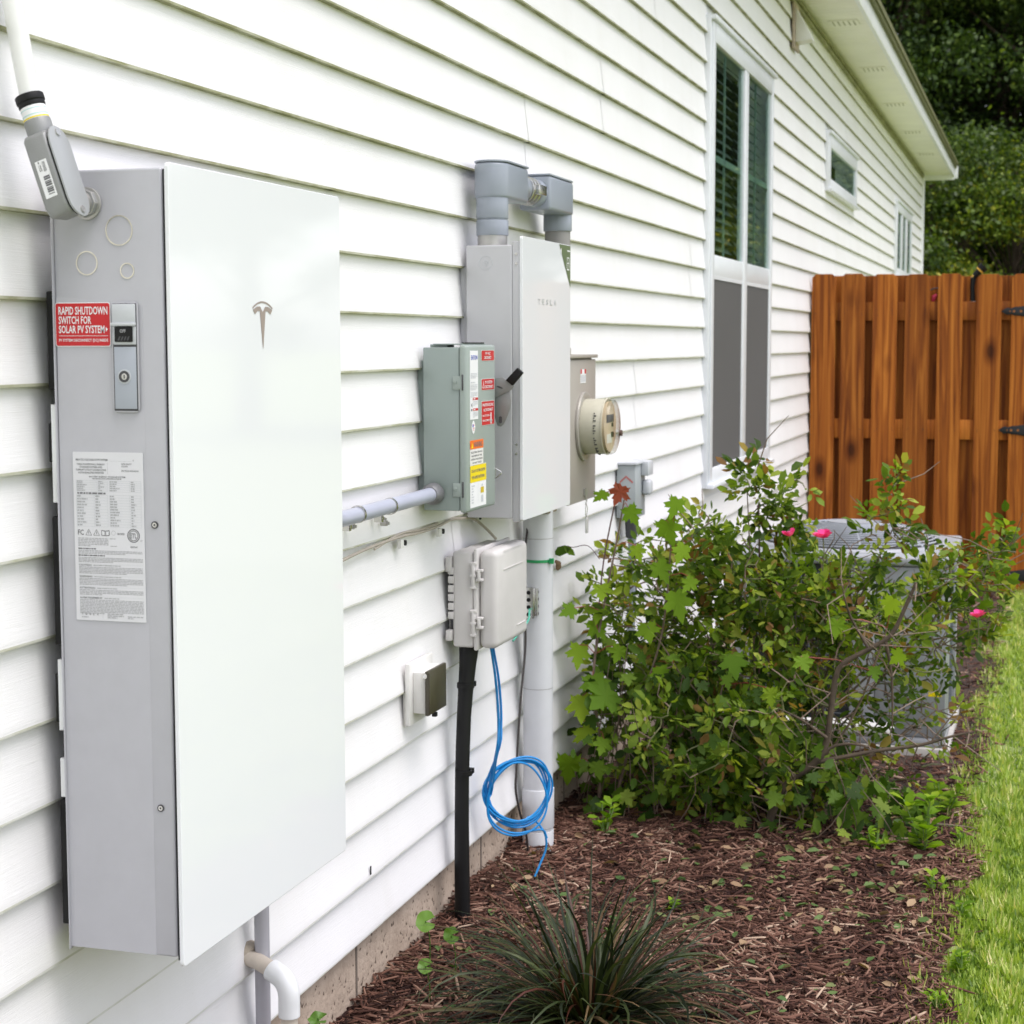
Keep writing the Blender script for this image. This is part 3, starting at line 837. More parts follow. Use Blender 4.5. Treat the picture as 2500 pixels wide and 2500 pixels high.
# the narrow faces of the body are nearly square
pts = [(.0255, .050), (.021, .057), (-.021, .057), (-.0255, .050), (-.0255, -.042), (-.019, -.055), (.019, -.055), (.0255, -.042)]
k = len(pts)
mb.add([LP(a, -.0185, b) for a, b in pts] + [LP(a, .0155, b) for a, b in pts], [tuple(range(k)), tuple(range(k, 2*k))] + [(i, (i+1) % k, (i+1) % k+k, i+k) for i in range(k)])
mb.build('conduit_body', LBG, cv, bev=.0045, seg=3)
mb = MB(); slotbox(mb, .0238, .060, .0155, .0175); mb.build('gasket', BLACK, cv)
mb = MB(); slotbox(mb, .0250, .0625, .0176, .0208); cov = mb.build('cover', plain('cover_grey', (.36, .37, .38), .4, metal=.1, var=.03), cv, bev=.0012)
for q in (.053, -.053):
    mb = MB(); mb.cyl(LP(0, .0206, q), LP(0, .0228, q), .0048, 16); mb.build('screw', STEEL, cov)
mb = MB(); mb.cyl(LP(0, -.002, .050), LP(0, -.002, .078), .0180, 24); mb.build('hub', LBG, cv, bev=.002)
mb = MB(); mb.cyl(LP(0, -.002, .0775), LP(0, -.002, .095), .0168, 24, 0); mb.cyl(LP(0, -.002, .0782), LP(0, -.002, .0800), .0171, 24, 1)
mb.cyl(LP(.0, -.002, .0825), LP(0, -.002, .0835), .0171, 24, 2); mb.cyl(LP(.0, -.002, .0905), LP(0, -.002, .0912), .0171, 24, 2)
mb.build('collar_sticker', [WHITE, YEL, plain('aqua_print', (.35, .62, .62), .4)], cv)
mb = MB(); mb.ring(LP(0, -.002, .1065), xU, wU, .0192, .012, -.0055, .0055, 32); mb.cyl(LP(0, -.002, .0945), LP(0, -.002, .105), .0178, 24); mb.build('black_collar', BLACK, cv, bev=.0022, seg=3)
pts = [LP(0, -.002, .100)]
for q in range(1, 15):
    pts.append(pts[-1] + Vector((-.0010, .0075-.0004*q, .040)))
mb = MB(); mb.tube(pts, .0138, 24); mb.build('pipe', plain('white_pvc', (.78, .78, .77), .35, var=.04), cv)
Hc = Vector((0, -.086, 1.4265))
mb = MB(); mb.cyl((-.002, -.086, 1.4265), (-.006, -.086, 1.4265), .0220, 28, 0); mb.tube([(-.006, -.086, 1.4265), (-.016, -.086, 1.4265)], .0195, 8, 1); mb.cyl((-.0005, -.086, 1.4265), (-.04, -.086, 1.4265), .0150, 24, 0)
mb.build('locknut', [GALV, LBG], cv, bev=.0012)
c = Card(LP(.0258, -.0105, -.030), wU*1, dU); 
if c.n.dot(xU) < 0: c = Card(LP(.0258, .0085, -.030), -wU, dU)
c.plate(0, .0175, 0, .050, 0, .0005, .0004)
for q in range(9): c.rect(.006, .0155, .004+q*.0028, .0052+q*.0028+(.0012 if q % 3 else 0), 1, .0007)
c.text('LR', .004, .008, .036, .044, 1, .0007); c.text('1', .0045, .006, .046, .049, 1, .0007); c.text('LR100', .010, .014, .034, .048, 1, .0007)
c.build('barcode_sticker', [WHITE, INK], cv)

# ------------------------------------------------------------------ backup gateway
gw = empty('backup_gateway', (2.08, -.07, .82), 'tall pale grey electrical cabinet with white glass front and green corner sticker', 'electrical cabinet')
GX0, GX1 = 1.844, 2.272
mb = MB(); mb.box(GX0, GX1-.01, -.1265, -.012, .822, 1.468); mb.box(GX0+.02, GX1-.03, -.0119, .01, .86, 1.42); mb.build('cabinet', GWB, gw, bev=.004, seg=3)
mb = MB(); mb.box(GX0+.001, GX0+.03, -.1452, -.1267, .815, 1.476); mb.box(GX0+.03, GX1-.012, -.141, -.1267, .815, 1.476); mb.build('door_edge', GWB, gw, bev=.0015)
mb = MB()
poly = []
for cx_, cy_, st in ((GX1+.004-.006, .818+.006, -90), (GX1+.004-.006, 1.488-.006, 0), (GX0-.002+.006, 1.488-.006, 90), (GX0-.002+.006, .818+.006, 180)):
    for k in range(5): poly.append((cx_+.006*math.cos(R(st+k*22.5)), cy_+.006*math.sin(R(st+k*22.5))))
mb.prism((0, -.1455, 0), FX, VZ, poly, 0, .0075); mb.build('front_panel', PW_GLASS, gw, bev=.001, smooth=0)
c = Card((0, -.1532, 0), FX, VZ)
for q, ch in enumerate('TESLA'): c.text(ch, 1.972+q*.036, 1.991+q*.036, 1.3315, 1.3450, 0, .0003)
c.build('wordmark', [LOGO2], gw)
c = Card((-.047, -.1532, 0), FX, VZ)
X1 = GX1+.048
c.poly([(2.212, 1.486), (X1, 1.486), (X1, 1.380)][::-1], 0, .0004)
c.rect(2.288, 2.316, 1.4710, 1.4745, 1, .0007); c.poly([(2.222, 1.470), (2.232, 1.478), (2.232, 1.462), (2.226, 1.464)][::-1], 1, .0007)
for a0, a1_, b0, b1_ in ((2.284, 2.288, 1.424, 1.456), (2.304, 2.308, 1.424, 1.456), (2.284, 2.308, 1.4535, 1.4565), (2.284, 2.308, 1.4235, 1.4265), (2.284, 2.308, 1.440, 1.4425)): c.rect(a0, a1_, b0, b1_, 1, .0007)
c.build('corner_sticker', [TRIG, WHITE], gw)
mb = MB(); mb.ring((GX0-.0001, -.062, 1.427), UX, VZ, .0165, .0155, 0, .0006, 36); mb.ring((GX0-.0001, -.062, 1.427), UX, VZ, .0065, .0055, 0, .0008, 24); mb.cyl((GX0, -.064, 1.427), (GX0-.0018, -.064, 1.427), .0015, 8)
mb.build('knockout_ring', LGREY, gw)
for zz in (1.446, 1.424, .999, .977):
    mb = MB(); mb.cyl((GX0+.0011, -.1365, zz), (GX0-.0006, -.1365, zz), .003, 12); mb.build('rivet', STEEL, gw)

# ------------------------------------------------------------------ pair of conduit bodies bridging gateway and meter
cb = empty('bridging_conduit', (2.2, -.06, 1.5), 'pair of blue-grey conduit elbows joined by a metal nipple above the gateway', 'conduit')
def lbody(x0, x1, vert_x, bottom_stub, right=True):
    yc, ry = -.060, .042
    pts = []
    xc = vert_x
    # plan outline: round end about the vertical pipe, squared at the other end
    for k in range(13):
        an = R(90+15*k) if right else R(90-15*k)
        pts.append((xc+ry*math.cos(an), yc+ry*math.sin(an)))
    ex = x1 if right else x0
    pts += [(ex, yc-ry), (ex, yc+ry)] if right else [(ex, yc-ry), (ex, yc+ry)]
    return pts
z0, z1 = 1.580, 1.664
bodyp = MB()
P1 = lbody(1.86, 2.068, 1.902, 0)
bodyp.prism((0, 0, z0), (1, 0, 0), (0, 1, 0), P1, 0, z1-z0); e1 = bodyp.build('conduit_elbow', PVCG, cb, bev=.008, seg=3)
mb = MB(); mb.prism((0, 0, z1+.0003), (1, 0, 0), (0, 1, 0), [(1.902+(a-1.902)*1.0, -.06+(b+.06)*1.02) for a, b in P1], 0, .0045); mb.build('cover', PVCG, e1, bev=.001)
mb = MB(); mb.cyl((1.902, -.06, 1.533), (1.902, -.06, z0+.004), .0385, 32); mb.cyl((1.902, -.06, 1.5295), (1.902, -.06, 1.5331), .0365, 32); mb.build('socket', PVCG, cb, bev=.0015)
mb = MB(); mb.cyl((1.902, -.06, 1.493), (1.902, -.06, 1.5294), .0385, 32); mb.build('coupling', PVCG, cb, bev=.0015)
mb = MB(); mb.cyl((1.902, -.06, 1.465), (1.902, -.06, 1.4935), .0355, 32); mb.build('threaded_nipple', GALV, cb)
P2 = lbody(2.40, 2.60, 2.60, 0, right=False)
bodyp = MB(); bodyp.prism((0, 0, z0-.003), (1, 0, 0), (0, 1, 0), P2 if True else 0, 0, z1-z0) if False else None
pp = [(2.265, -.018), (2.265, -.102)] + [(2.487+.042*math.cos(R(-90+15*k)), -.060+.042*math.sin(R(-90+15*k))) for k in range(13)]
bodyp.prism((0, 0, z0), (1, 0, 0), (0, 1, 0), pp, 0, z1-z0+.003); e2 = bodyp.build('conduit_elbow', PVCG, cb, bev=.008, seg=3)
mb = MB(); mb.prism((0, 0, z1+.0033), (1, 0, 0), (0, 1, 0), pp, 0, .0045); mb.build('cover', PVCG, e2, bev=.001)
mb = MB(); mb.cyl((2.489, -.06, 1.538), (2.489, -.06, z0+.003), .0385, 32); mb.build('socket', PVCG, cb, bev=.002)
mb = MB(); mb.cyl((2.489, -.06, 1.19), (2.489, -.06, 1.5385), .0345, 32); mb.build('riser_pipe', plain('dull_grey_pipe', (.28, .27, .26), .5, var=.06), cb)
mb = MB(); mb.cyl((2.06, -.06, 1.622), (2.125, -.06, 1.622), .036, 32); mb.build('hub', PVCG, cb, bev=.002)
mb = MB(); mb.cyl((2.225, -.06, 1.622), (2.275, -.06, 1.622), .036, 32); mb.build('hub', PVCG, cb, bev=.002)
mb = MB(); mb.cyl((2.12, -.06, 1.622), (2.23, -.06, 1.622), .0305, 32)
for xx in (2.138, 2.166, 2.198): mb.ring((xx, -.06, 1.622), (0, 1, 0), (0, 0, 1), .036, .028, 0, .014, 32)
mb.box(2.145, 2.212, -.108, -.094, 1.610, 1.634); mb.build('metal_nipple', STEEL, cb, bev=.001)

# ------------------------------------------------------------------ safety disconnect switch
ds = empty('safety_switch', (1.64, -.06, .87), 'grey-green safety switch box with red, orange and yellow warning stickers and side lever', 'switch box')
DX0, DX1 = 1.545, 1.752
mb = MB(); mb.box(DX0, DX1-.006, -.0945, -.010, .867, 1.229); mb.box(DX0+.02, DX1-.03, -.0099, .01, .89, 1.2); mb.build('enclosure', GRN2, ds, bev=.0025)
mb = MB(); mb.box(DX0-.004, DX1, -.114, -.0948, .863, 1.2345); mb.build('door', GRN, ds, bev=.007, seg=3)
mb = MB(); mb.box(DX0+.01, DX1-.03, -.100, -.030, 1.2346, 1.2375); mb.box(DX0+.02, DX0+.07, -.06, -.02, 1.2290, 1.236); mb.build('rain_lip', GRN2, ds, bev=.001)
mb = MB(); mb.box(DX0+.015, DX1-.045, -.101, -.0952, 1.2372, 1.2400); mb.build('top_gasket', BLACK, ds)
for zz in (1.152, .915):
    mb = MB(); mb.box(DX0-.0030, DX0-.0002, -.1025, -.080, zz-.016, zz+.014); mb.cyl((DX0-.0035, -.1035, zz-.018), (DX0-.0035, -.1035, zz+.018), .0022, 10, 1); mb.cyl((DX0-.001, -.086, zz+.001), (DX0-.0052, -.086, zz+.001), .0042, 12, 0)
    mb.build('hinge', [GRN, DGREY], ds, bev=.0005)
c = Card((0, -.1141, 0), FX, VZ); c.plate(1.561, 1.618, 1.069, 1.2215, 0, .001)
c.text('EATON', 1.5685, 1.6125, 1.2015, 1.2115, 1)
for q, (b0, b1_) in enumerate(((1.160, 1.1725), (1.149, 1.1535), (1.1335, 1.1475), (1.118, 1.1305))): c.lines(1.565, 1.611, b0, b1_, 4 if b1_-b0 > .008 else 1, 2, q+5)
for b0 in (1.1120, 1.0880): c.rect(1.579, 1.617, b0, b0+.0055, 3); c.lines(1.584, 1.612, b0+.001, b0+.0045, 1, 0, 3, .8, .0011)
c.lines(1.581, 1.615, 1.0985, 1.1105, 4, 2, 71); c.lines(1.581, 1.615, 1.0725, 1.0865, 5, 2, 72)
c.poly([(1.567, 1.101), (1.575, 1.107), (1.575, 1.095)][::-1], 4); c.rect(1.567, 1.575, 1.088, 1.093, 4)
c.build('rating_sticker', [WHITE, BLUEI, LGREY, RED, INK], ds)
def redst(b0, b1_, rows, name='warning_sticker', extra=None):
    c = Card((0, -.1141, 0), FX, VZ); c.plate(1.643, 1.7395, b0-.0012, b1_+.0012, 2, .003, .0004); c.plate(1.645, 1.7375, b0, b1_, 0, .003, .0007)
    for (s_, a0, a1_, y0, y1_) in rows: c.text(s_, a0, a1_, y0, y1_, 1, .0010)
    if extra: extra(c)
    c.build(name, [RED, WHITE, TRIMG], ds)
TRIMG = plain('pale_sticker_edge', (.50, .60, .57), .4, var=.02)
redst(1.199, 1.2215, [('PV AC', 1.672, 1.709, 1.2120, 1.2180), ('DISCONNECT', 1.664, 1.716, 1.2025, 1.2090)])
def tri(c):
    c.poly([(1.6505, 1.1365), (1.664, 1.1365), (1.6572, 1.1545)], 1, .0010); c.poly([(1.6535, 1.1380), (1.661, 1.1380), (1.6572, 1.1500)], 0, .0012)
redst(1.1325, 1.1570, [('PV SYSTEM', 1.669, 1.722, 1.1465, 1.1530), ('DISCONNECT', 1.668, 1.730, 1.1360, 1.1430)], extra=tri)
def arrow(c):
    c.rect(1.7085, 1.7155, 1.058, 1.0800, 1, .0011); c.poly([(1.7020, 1.0640), (1.712, 1.0520), (1.7220, 1.0640)], 1, .0011)
redst(1.0530, 1.1065, [('PHOTOVOLTAIC', 1.650, 1.733, 1.0950, 1.1020), ('AC DISCONNECT', 1.657, 1.727, 1.0840, 1.0905), ('MAX AC VOLTAGE', 1.650, 1.700, 1.0720, 1.0765), ('MAX AC CURRENT', 1.650, 1.700, 1.0610, 1.0655)], extra=arrow)
c = Card((0, -.1141, 0), FX, VZ); c.poly([(1.570, 1.054), (1.5835, 1.034), (1.597, 1.054), (1.5835, 1.068)][::-1], 0, .0007) if False else None
pts = [(1.5835+.0135*math.cos(a)*(1-.25*abs(math.sin(a))), 1.0520+.0150*math.sin(a)) for a in [2*math.pi*k/20 for k in range(20)]]
c.poly(pts, 0, .0006); c.rect(1.577, 1.5835, 1.052, 1.0585, 1, .0009); c.rect(1.5835, 1.591, 1.055, 1.0575, 2, .0009); c.rect(1.579, 1.591, 1.0485, 1.0508, 2, .0009); c.rect(1.580, 1.589, 1.0445, 1.0465, 2, .0009)
c.build('flag_sticker', [WHITE, BLUEI, REDL], ds)
c = Card((0, -.1141, 0), FX, VZ); c.plate(1.560, 1.655, .9655, 1.0180, 0, .003, .0005); c.plate(1.560, 1.655, 1.0030, 1.0225, 1, .002, .0008)
c.text('WARNING', 1.585, 1.646, 1.0065, 1.0185, 2, .0011); c.poly([(1.567, 1.0055), (1.580, 1.0055), (1.5735, 1.0175)], 3, .0011)
for q, (s_, a0, a1_) in enumerate((('ELECTRIC SHOCK', 1.566, 1.648), ('HAZARD IN THE', 1.570, 1.643), ('OPEN POSITION', 1.565, 1.648), ('DO NOT TOUCH', 1.577, 1.640))): c.text(s_, a0, a1_, .9935-q*.0078, .9975-q*.0078, 2, .0009)
c.build('warning_sticker', [OFFW, ORG, INK, YEL], ds)
c = Card((0, -.1141, 0), FX, VZ); c.plate(1.560, 1.675, .8720, .9665, 0, .001, .0005); c.plate(1.560, 1.675, .9285, .9660, 1, .001, .0008)
c.text('SOLAR PV SYSTEM EQUIPPED', 1.568, 1.667, .9495, .9570, 2, .0011); c.text('WITH RAPID SHUTDOWN', 1.569, 1.661, .9360, .9430, 2, .0011)
for q in range(7): c.lines(1.569, 1.598+.006*((q*3) % 3), .8815+q*.0062, .8850+q*.0062, 1, 3, q+40, .8, .0009)
c.rect(1.6145, 1.6150, .8760, .9240, 3, .0009); c.rect(1.634, 1.657, .9010, .9145, 4, .0010); c.poly([(1.638, .9165), (1.6455, .9225), (1.653, .9165)], 3, .0008); c.rect(1.638, 1.653, .8800, .8960, 3, .0008)
c.build('shutdown_sticker', [WHITE, YEL, INK, LGREY, plain('mustard_print', (.62, .46, .01), .4)], ds)
# side lever: plates stand in the Y-Z plane beside the door
def yz(x, pts): return [(-a, b) for a, b in pts]
ZINC = plain('worn_zinc', (.27, .275, .27), .42, metal=.3, var=.08, vs_=40)
mb = MB()
mb.prism((1.7575, 0, 0), UX, VZ, yz(0, [(-.090, 1.150), (-.116, 1.158), (-.129, 1.160), (-.157, 1.139), (-.150, 1.130), (-.113, 1.113), (-.090, 1.110)]), -.001, .0018)
hd = mb.build('lever_plate', ZINC, ds, bev=.0008)
mb = MB(); mb.prism((1.7605, 0, 0), UX, VZ, yz(0, [(-.100, 1.128), (-.146, 1.128), (-.149, 1.104), (-.1465, 1.085), (-.139, 1.066), (-.130, 1.050), (-.124, 1.045), (-.116, 1.047), (-.112, 1.058), (-.100, 1.10)]), -.001, .0015)
mb.build('lockout_quadrant', ZINC, ds, bev=.0008)
mb = MB(); sl = [(-.1235+.0038*math.cos(a), 1.061+(.0045 if math.sin(a) > 0 else -.0045)+.0038*math.sin(a)) for a in [2*math.pi*k/16 for k in range(16)]]
mb.prism((1.7588, 0, 0), UX, VZ, yz(0, sl), 0, .0004); mb.build('padlock_slot', DGREY, ds); mb = MB(); sl = [(-.1225+.0075*math.cos(a)-.0005, 1.1365+.0022*math.sin(a)-.35*(.0075*math.cos(a))*-1) for a in [2*math.pi*k/16 for k in range(16)]]
mb.prism((1.7557, 0, 0), UX, VZ, yz(0, sl), 0, .0004); mb.build('padlock_slot', DGREY, ds)
mb = MB(); mb.prism((1.759, 0, 0), UX, VZ, yz(0, [(-.1380, 1.1530), (-.1655, 1.1815), (-.1790, 1.1700), (-.1535, 1.1405)]), -.006, .007); mb.build('lever_grip', BLACK, ds, bev=.0012)
mb = MB(); mb.box(1.7522, 1.757, -.113, -.106, .924, .952); mb.tube([(1.7545, -.109, .950), (1.7545, -.126, .9405), (1.7545, -.127, .937), (1.7545, -.113, .926)], .0016, 8); mb.build('hasp', STEEL, ds)

# ------------------------------------------------------------------ horizontal conduit to the switch
hc = empty('horizontal_conduit', (1.2, -.036, .9), 'horizontal lavender-grey conduit running from the battery to the safety switch', 'conduit')
mb = MB(); mb.tube([(.50, -.036, .945), (.80, -.036, .925), (.93, -.036, .905), (1.0, -.036, .900), (1.08, -.036, .9005), (1.2, -.036, .902), (1.5435, -.036, .905)], .0158, 24); mb.build('pipe', plain('lavender_pvc', (.42, .44, .53), .3, var=.03), hc)
mb = MB(); mb.tube([(1.510, -.036, .905), (1.522, -.036, .905), (1.5395, -.036, .905)], [.0185, .0235, .0250], 28); mb.build('hub', plain('hub_grey', (.20, .20, .21), .45, metal=.3, var=.06), hc, bev=.001)
for xc in (1.085, 1.262):
    mb = MB(); mb.ring((xc-.004, -.036, .9015), (0, 1, 0), (0, 0, 1), .0178, .0159, 0, .009, 28); mb.box(xc-.006, xc+.006, -.020, -.0035, .868, .897); mb.cyl((xc, -.022, .876), (xc, -.017, .876), .0052, 6)
    mb.build('strap', STEEL, hc)
for xc, zc in ((1.115, .874), (1.300, .862)):
    mb = MB(); mb.cyl((xc, -.002, zc), (xc, -.016, zc), .0065, 6); mb.cyl((xc, -.015, zc), (xc, -.021, zc), .0035, 10); mb.tube([(xc, -.004, zc+.012), (xc, -.014, zc+.008)], .003, 8); mb.build('anchor_bolt', GALV, hc)

# ------------------------------------------------------------------ electricity meter
mt = empty('electricity_meter', (2.62, -.05, .8), 'taupe meter box with a round glass electricity meter, right of the tall grey cabinet', 'electricity meter')
MX0, MX1 = 2.462, 2.765
mb = MB(); mb.box(MX0+.004, MX1-.004, -.088, .006, .800, 1.196); mb.build('box', METB, mt, bev=.003)
mb = MB(); mb.box(MX0, MX1, -.098, -.0882, .796, 1.192); mb.build('cover', METB, mt, bev=.003)
mb = MB(); mb.box(MX0-.012, MX1+.003, -.104, .0, 1.1965, 1.206); mb.cyl((2.489, -.06, 1.205), (2.489, -.06, 1.225), .037, 24); mb.build('rain_cap', METB, mt, bev=.002)
mc = Vector((2.628, 0, 1.006))
mb = MB(); mb.ring((mc.x, -.0981, mc.z), (1, 0, 0), (0, 0, 1), .097, .078, 0, .008, 48); mb.build('sealing_ring', plain('taupe_ring', (.42, .40, .36), .35, metal=.3, var=.05), mt, bev=.002)
def tuby(y0, y1, r0, r1, mat, name, par, n=48, caps=True, bev=0):
    m_ = MB(); m_.tube([(mc.x, y0, mc.z), (mc.x, y1, mc.z)], [r0, r1], n, 0, caps); return m_.build(name, mat, par, bev=bev)
tuby(-.0985, -.166, .0775, .0768, METC, 'meter_shell', mt, bev=.001)
gm = thin_glass('meter_glass', (.88, .88, .84), 1.45, .03)
mb = MB(); mb.tube([(mc.x, -.1662, mc.z), (mc.x, -.178, mc.z), (mc.x, -.1860, mc.z), (mc.x, -.1885, mc.z)], [.0775, .0772, .0740, .068], 48); mb.build('glass_cover', gm, mt)
mb = MB(); mb.cyl((mc.x, -.1663, mc.z), (mc.x, -.1745, mc.z), .0705, 40, 0); mb.box(mc.x-.045, mc.x+.04, -.1752, -.1746, mc.z+.012, mc.z+.034, 1); mb.box(mc.x-.04, mc.x+.02, -.1752, -.1746, mc.z-.045, mc.z-.02, 2)
mb.cyl((mc.x+.02, -.1746, mc.z+.005), (mc.x+.02, -.178, mc.z+.005), .006, 12, 3); mb.cyl((mc.x+.015, -.1746, mc.z-.022), (mc.x+.015, -.180, mc.z-.022), .008, 12, 3)
mb.build('dial_face', [plain('tan_face', (.62, .50, .37), .5, var=.1), DGREY, OFFW, BLACK], mt)
mb = MB(); mb.cyl((mc.x+.052, -.1886, mc.z-.020), (mc.x+.052, -.1965, mc.z-.020), .0085, 14); mb.build('reset_knob', plain('brown_knob', (.10, .06, .05), .5), mt)
mb = MB(); mb.ring((mc.x, -.1655, mc.z), (1, 0, 0), (0, 0, 1), .0790, .0772, 0, .0035, 48); mb.build('rim', plain('cream_rim', (.60, .57, .45), .3, var=.05), mt)
mb = MB()
for q in range(22):
    a = R(150+q*5.2)
    if q % 5 == 4: continue
    p = Vector((mc.x+.0780*math.cos(a), -.146, mc.z+.0780*math.sin(a))); mb.box(p.x-.0012, p.x+.0012, -.1475-.004*(q % 2), -.1445, p.z-.0016, p.z+.0016)
mb.build('scale_print', DGREY, mt)
c = Card((0, -.0981, 0), FX, VZ); c.plate(2.590, 2.650, 1.127, 1.1655, 0, .001, .0005); c.rect(2.590, 2.605, 1.153, 1.1655, 1); c.rect(2.633, 2.650, 1.153, 1.1655, 1)
for q in range(5): c.rect(2.594+q*.0115, 2.601+q*.0115, 1.130, 1.150, 2, .0009)
c.build('warning_sticker', [WHITE, RED, LGREY], mt)
mb = MB(); mb.box(2.625, 2.648, -.104, -.0982, .812, .830); mb.tube([(2.636, -.101, .812), (2.640, -.104, .795), (2.634, -.103, .785)], .0022, 8); mb.build('hasp', GALV, mt)
mb = MB(); mb.tube([(2.636, -.104, .792), (2.642, -.106, .772), (2.640, -.104, .752), (2.630, -.104, .750), (2.628, -.104, .772), (2.634, -.104, .790)], .0012, 6, 0)
mb.box(2.627, 2.645, -.108, -.103, .705, .750, 1); mb.build('meter_seal', [STEEL, plain('clear_tag', (.62, .62, .60), .2, var=.1)], mt, bev=.001)

# ------------------------------------------------------------------ small junction box further on
jb = empty('junction_box', (3.5, -.04, .7), 'small grey outdoor switch box with white cover and red arrows, beyond the meter', 'junction box')
mb = MB(); mb.box(3.455, 3.60, -.060, .004, .665, .840); mb.build('box', plain('weathered_grey_box', (.36, .39, .40), .45, var=.06), jb, bev=.003)
mb = MB(); mb.box(3.447, 3.608, -.066, .0, .8405, .850); mb.box(3.535, 3.61, -.085, -.0605, .800, .848); mb.build('hood', LGREY, jb, bev=.003)
mb = MB(); mb.box(3.545, 3.60, -.088, -.0605, .735, .785); mb.build('knob_cover', LGREY, jb, bev=.010, seg=3)
c = Card((3.4548, 0, .0), UX, VZ)
for dz in (0,):
    c.poly([(.006, .786+dz), (.028, .806+dz), (.028, .799+dz), (.008, .780+dz)], 0, .0006); c.poly([(.028, .806+dz), (.052, .786+dz), (.050, .780+dz), (.028, .799+dz)], 0, .0006)
c.build('arrow_sticker', [plain('faded_red', (.42, .13, .12), .5, var=.2)], jb)
mb = MB(); mb.tube([(3.50, -.035, .667), (3.50, -.035, .64), (3.51, -.035, .60)], .020, 16, 0); mb.tube([(3.51, -.035, .61), (3.52, -.036, .54), (3.52, -.034, .50), (3.52, -.03, .2)], .014, 14, 1); mb.build('conduit_tail', [DGREY, PVCG], jb)

# ------------------------------------------------------------------ cable enclosure
ce = empty('cable_enclosure', (1.85, -.06, .53), 'weathered beige plastic cable enclosure with hinged rounded lid, below the safety switch', 'cable enclosure')
EX0, EX1, EZ0, EZ1 = 1.722, 1.985, .524, .762
mb = MB(); mb.box(EX0, EX1-.004, -.068, -.016, EZ0+.004, EZ1-.008); mb.build('base', TELB, ce, bev=.007, seg=3)
mb = MB(); mb.box(EX0-.003, EX1, -.078, -.0685, EZ0-.002, EZ1); mb.build('lid_rim', TELB, ce, bev=.004, seg=2)
mb = MB(); mb.box(EX0+.006, EX1-.004, -.125, -.0785, EZ0+.002, EZ1-.004); lid = mb.build('lid', TELB, ce, bev=.016, seg=5)
for zc in (.700, .588):
    mb = MB(); mb.cyl((EX0-.007, -.070, zc-.030), (EX0-.007, -.070, zc+.030), .0052, 12)
    for dz in (-.028, 0, .028): mb.box(EX0-.012, EX0+.002, -.077, -.062, zc+dz-.0035, zc+dz+.0035)
    for dz in (.012, -.010): mb.box(EX0-.011, EX0+.004, -.093, -.077, zc+dz-.003, zc+dz+.003)
    mb.cyl((EX0-.008, -.084, zc-.012), (EX0-.008, -.084, zc+.012), .0045, 10)
    mb.build('hinge', TELB, ce, bev=.0015)
mb = MB(); mb.box(EX0-.010, EX0+.01, -.0155, -.002, EZ1-.055, EZ1-.02); mb.box(EX0-.010, EX0+.01, -.0155, -.002, EZ0+.02, EZ0+.045)
for q in range(6): mb.box(EX0-.004, EX0+.002, -.020, -.006, .595+q*.021, .612+q*.021)
mb.box(EX0+.012, EX1-.02, -.0158, -.0045, EZ0+.02, EZ1-.03, 1); mb.build('mounting_feet', [TELB, DGREY], ce, bev=.0015)
mb = MB(); mb.box(EX0+.055, EX1-.05, -.1268, -.1252, .708, .7095); mb.box(EX0+.055, EX1-.05, -.1268, -.1252, .752, .7530); mb.box(EX0+.16, EX1-.03, -.1268, -.1252, .560, .5612); mb.build('moulded_lines', TELB, ce)

# ------------------------------------------------------------------ black sleeve, wires, blue cable
bs = empty('cable_sleeve', (1.73, -.04, -.15), 'black corrugated-free cable duct dropping from the beige enclosure to the mulch', 'cable duct')
bs['label'] = 'thick black cable duct dropping from the beige enclosure into the mulch'
pts = [(1.760, -.045, .536), (1.752, -.043, .48), (1.745, -.040, .42), (1.738, -.038, .36), (1.733, -.037, .30), (1.728, -.036, .22), (1.724, -.036, .10), (1.722, -.037, -.02), (1.722, -.038, -.20)]
mb = MB(); mb.tube(pts, [.0245, .0200, .0180, .0170, .0170, .0168, .0172, .0182, .0185], 20); mb.build('duct', BLACK, bs)
for zc, xc in ((.428, 1.7455), (.222, 1.728)):
    mb = MB(); mb.ring((xc, -.040, zc), (1, 0, 0), (0, 1, 0), .0205, .0165, 0, .012, 20); mb.box(xc+.014, xc+.026, -.058, -.046, zc+.001, zc+.013); mb.build('cable_tie', BLACK, bs)

def loopcable():
    c0 = Vector((1.975, -.098, .118)); rad = .090
    strands = []
    rr = random.Random(3)
    start = Vector((1.793, -.088, .545))
    for s_i in range(4):
        o = Vector(((s_i-1.5)*.0065+rr.uniform(-.002, .002), rr.uniform(-.005, .005), 0))
        P = [start+o, Vector((1.815, -.088, .50))+o, Vector((1.845, -.088, .44))+o*1.3, Vector((1.868, -.087, .37))+o*1.4, Vector((1.875, -.086, .31))+o*1.2, Vector((1.867, -.084, .26))+o]
        turns = [1.40, 2.0, 2.0, 2.37][s_i]
        st = R(158+s_i*6)
        nst = int(turns*26)
        rx = rad*rr.uniform(.92, 1.08); rz = rad*rr.uniform(.9, 1.08)
        cx_ = c0.x+rr.uniform(-.016, .016); cz_ = c0.z+rr.uniform(-.014, .012)
        for q in range(nst):
            a = st+(2*math.pi*turns)*q/nst
            wob = 1+.05*math.sin(a*1.7+s_i*2)
            ca_ = rx*math.cos(a)*wob; P.append(Vector((cx_+ca_*.62+.004*s_i, c0.y-ca_*.72+.006*math.sin(a*2+s_i), cz_+rz*math.sin(a)*wob*.98)))
        strands.append(P)
    # two loose ends
    strands[0] += [Vector((2.025, -.150, .018)), Vector((2.035, -.158, -.005))]
    strands[3] += [Vector((2.030, -.152, .012)), Vector((2.035, -.156, -.03)), Vector((2.020, -.145, -.068)), Vector((2.005, -.135, -.098))]
    return strands
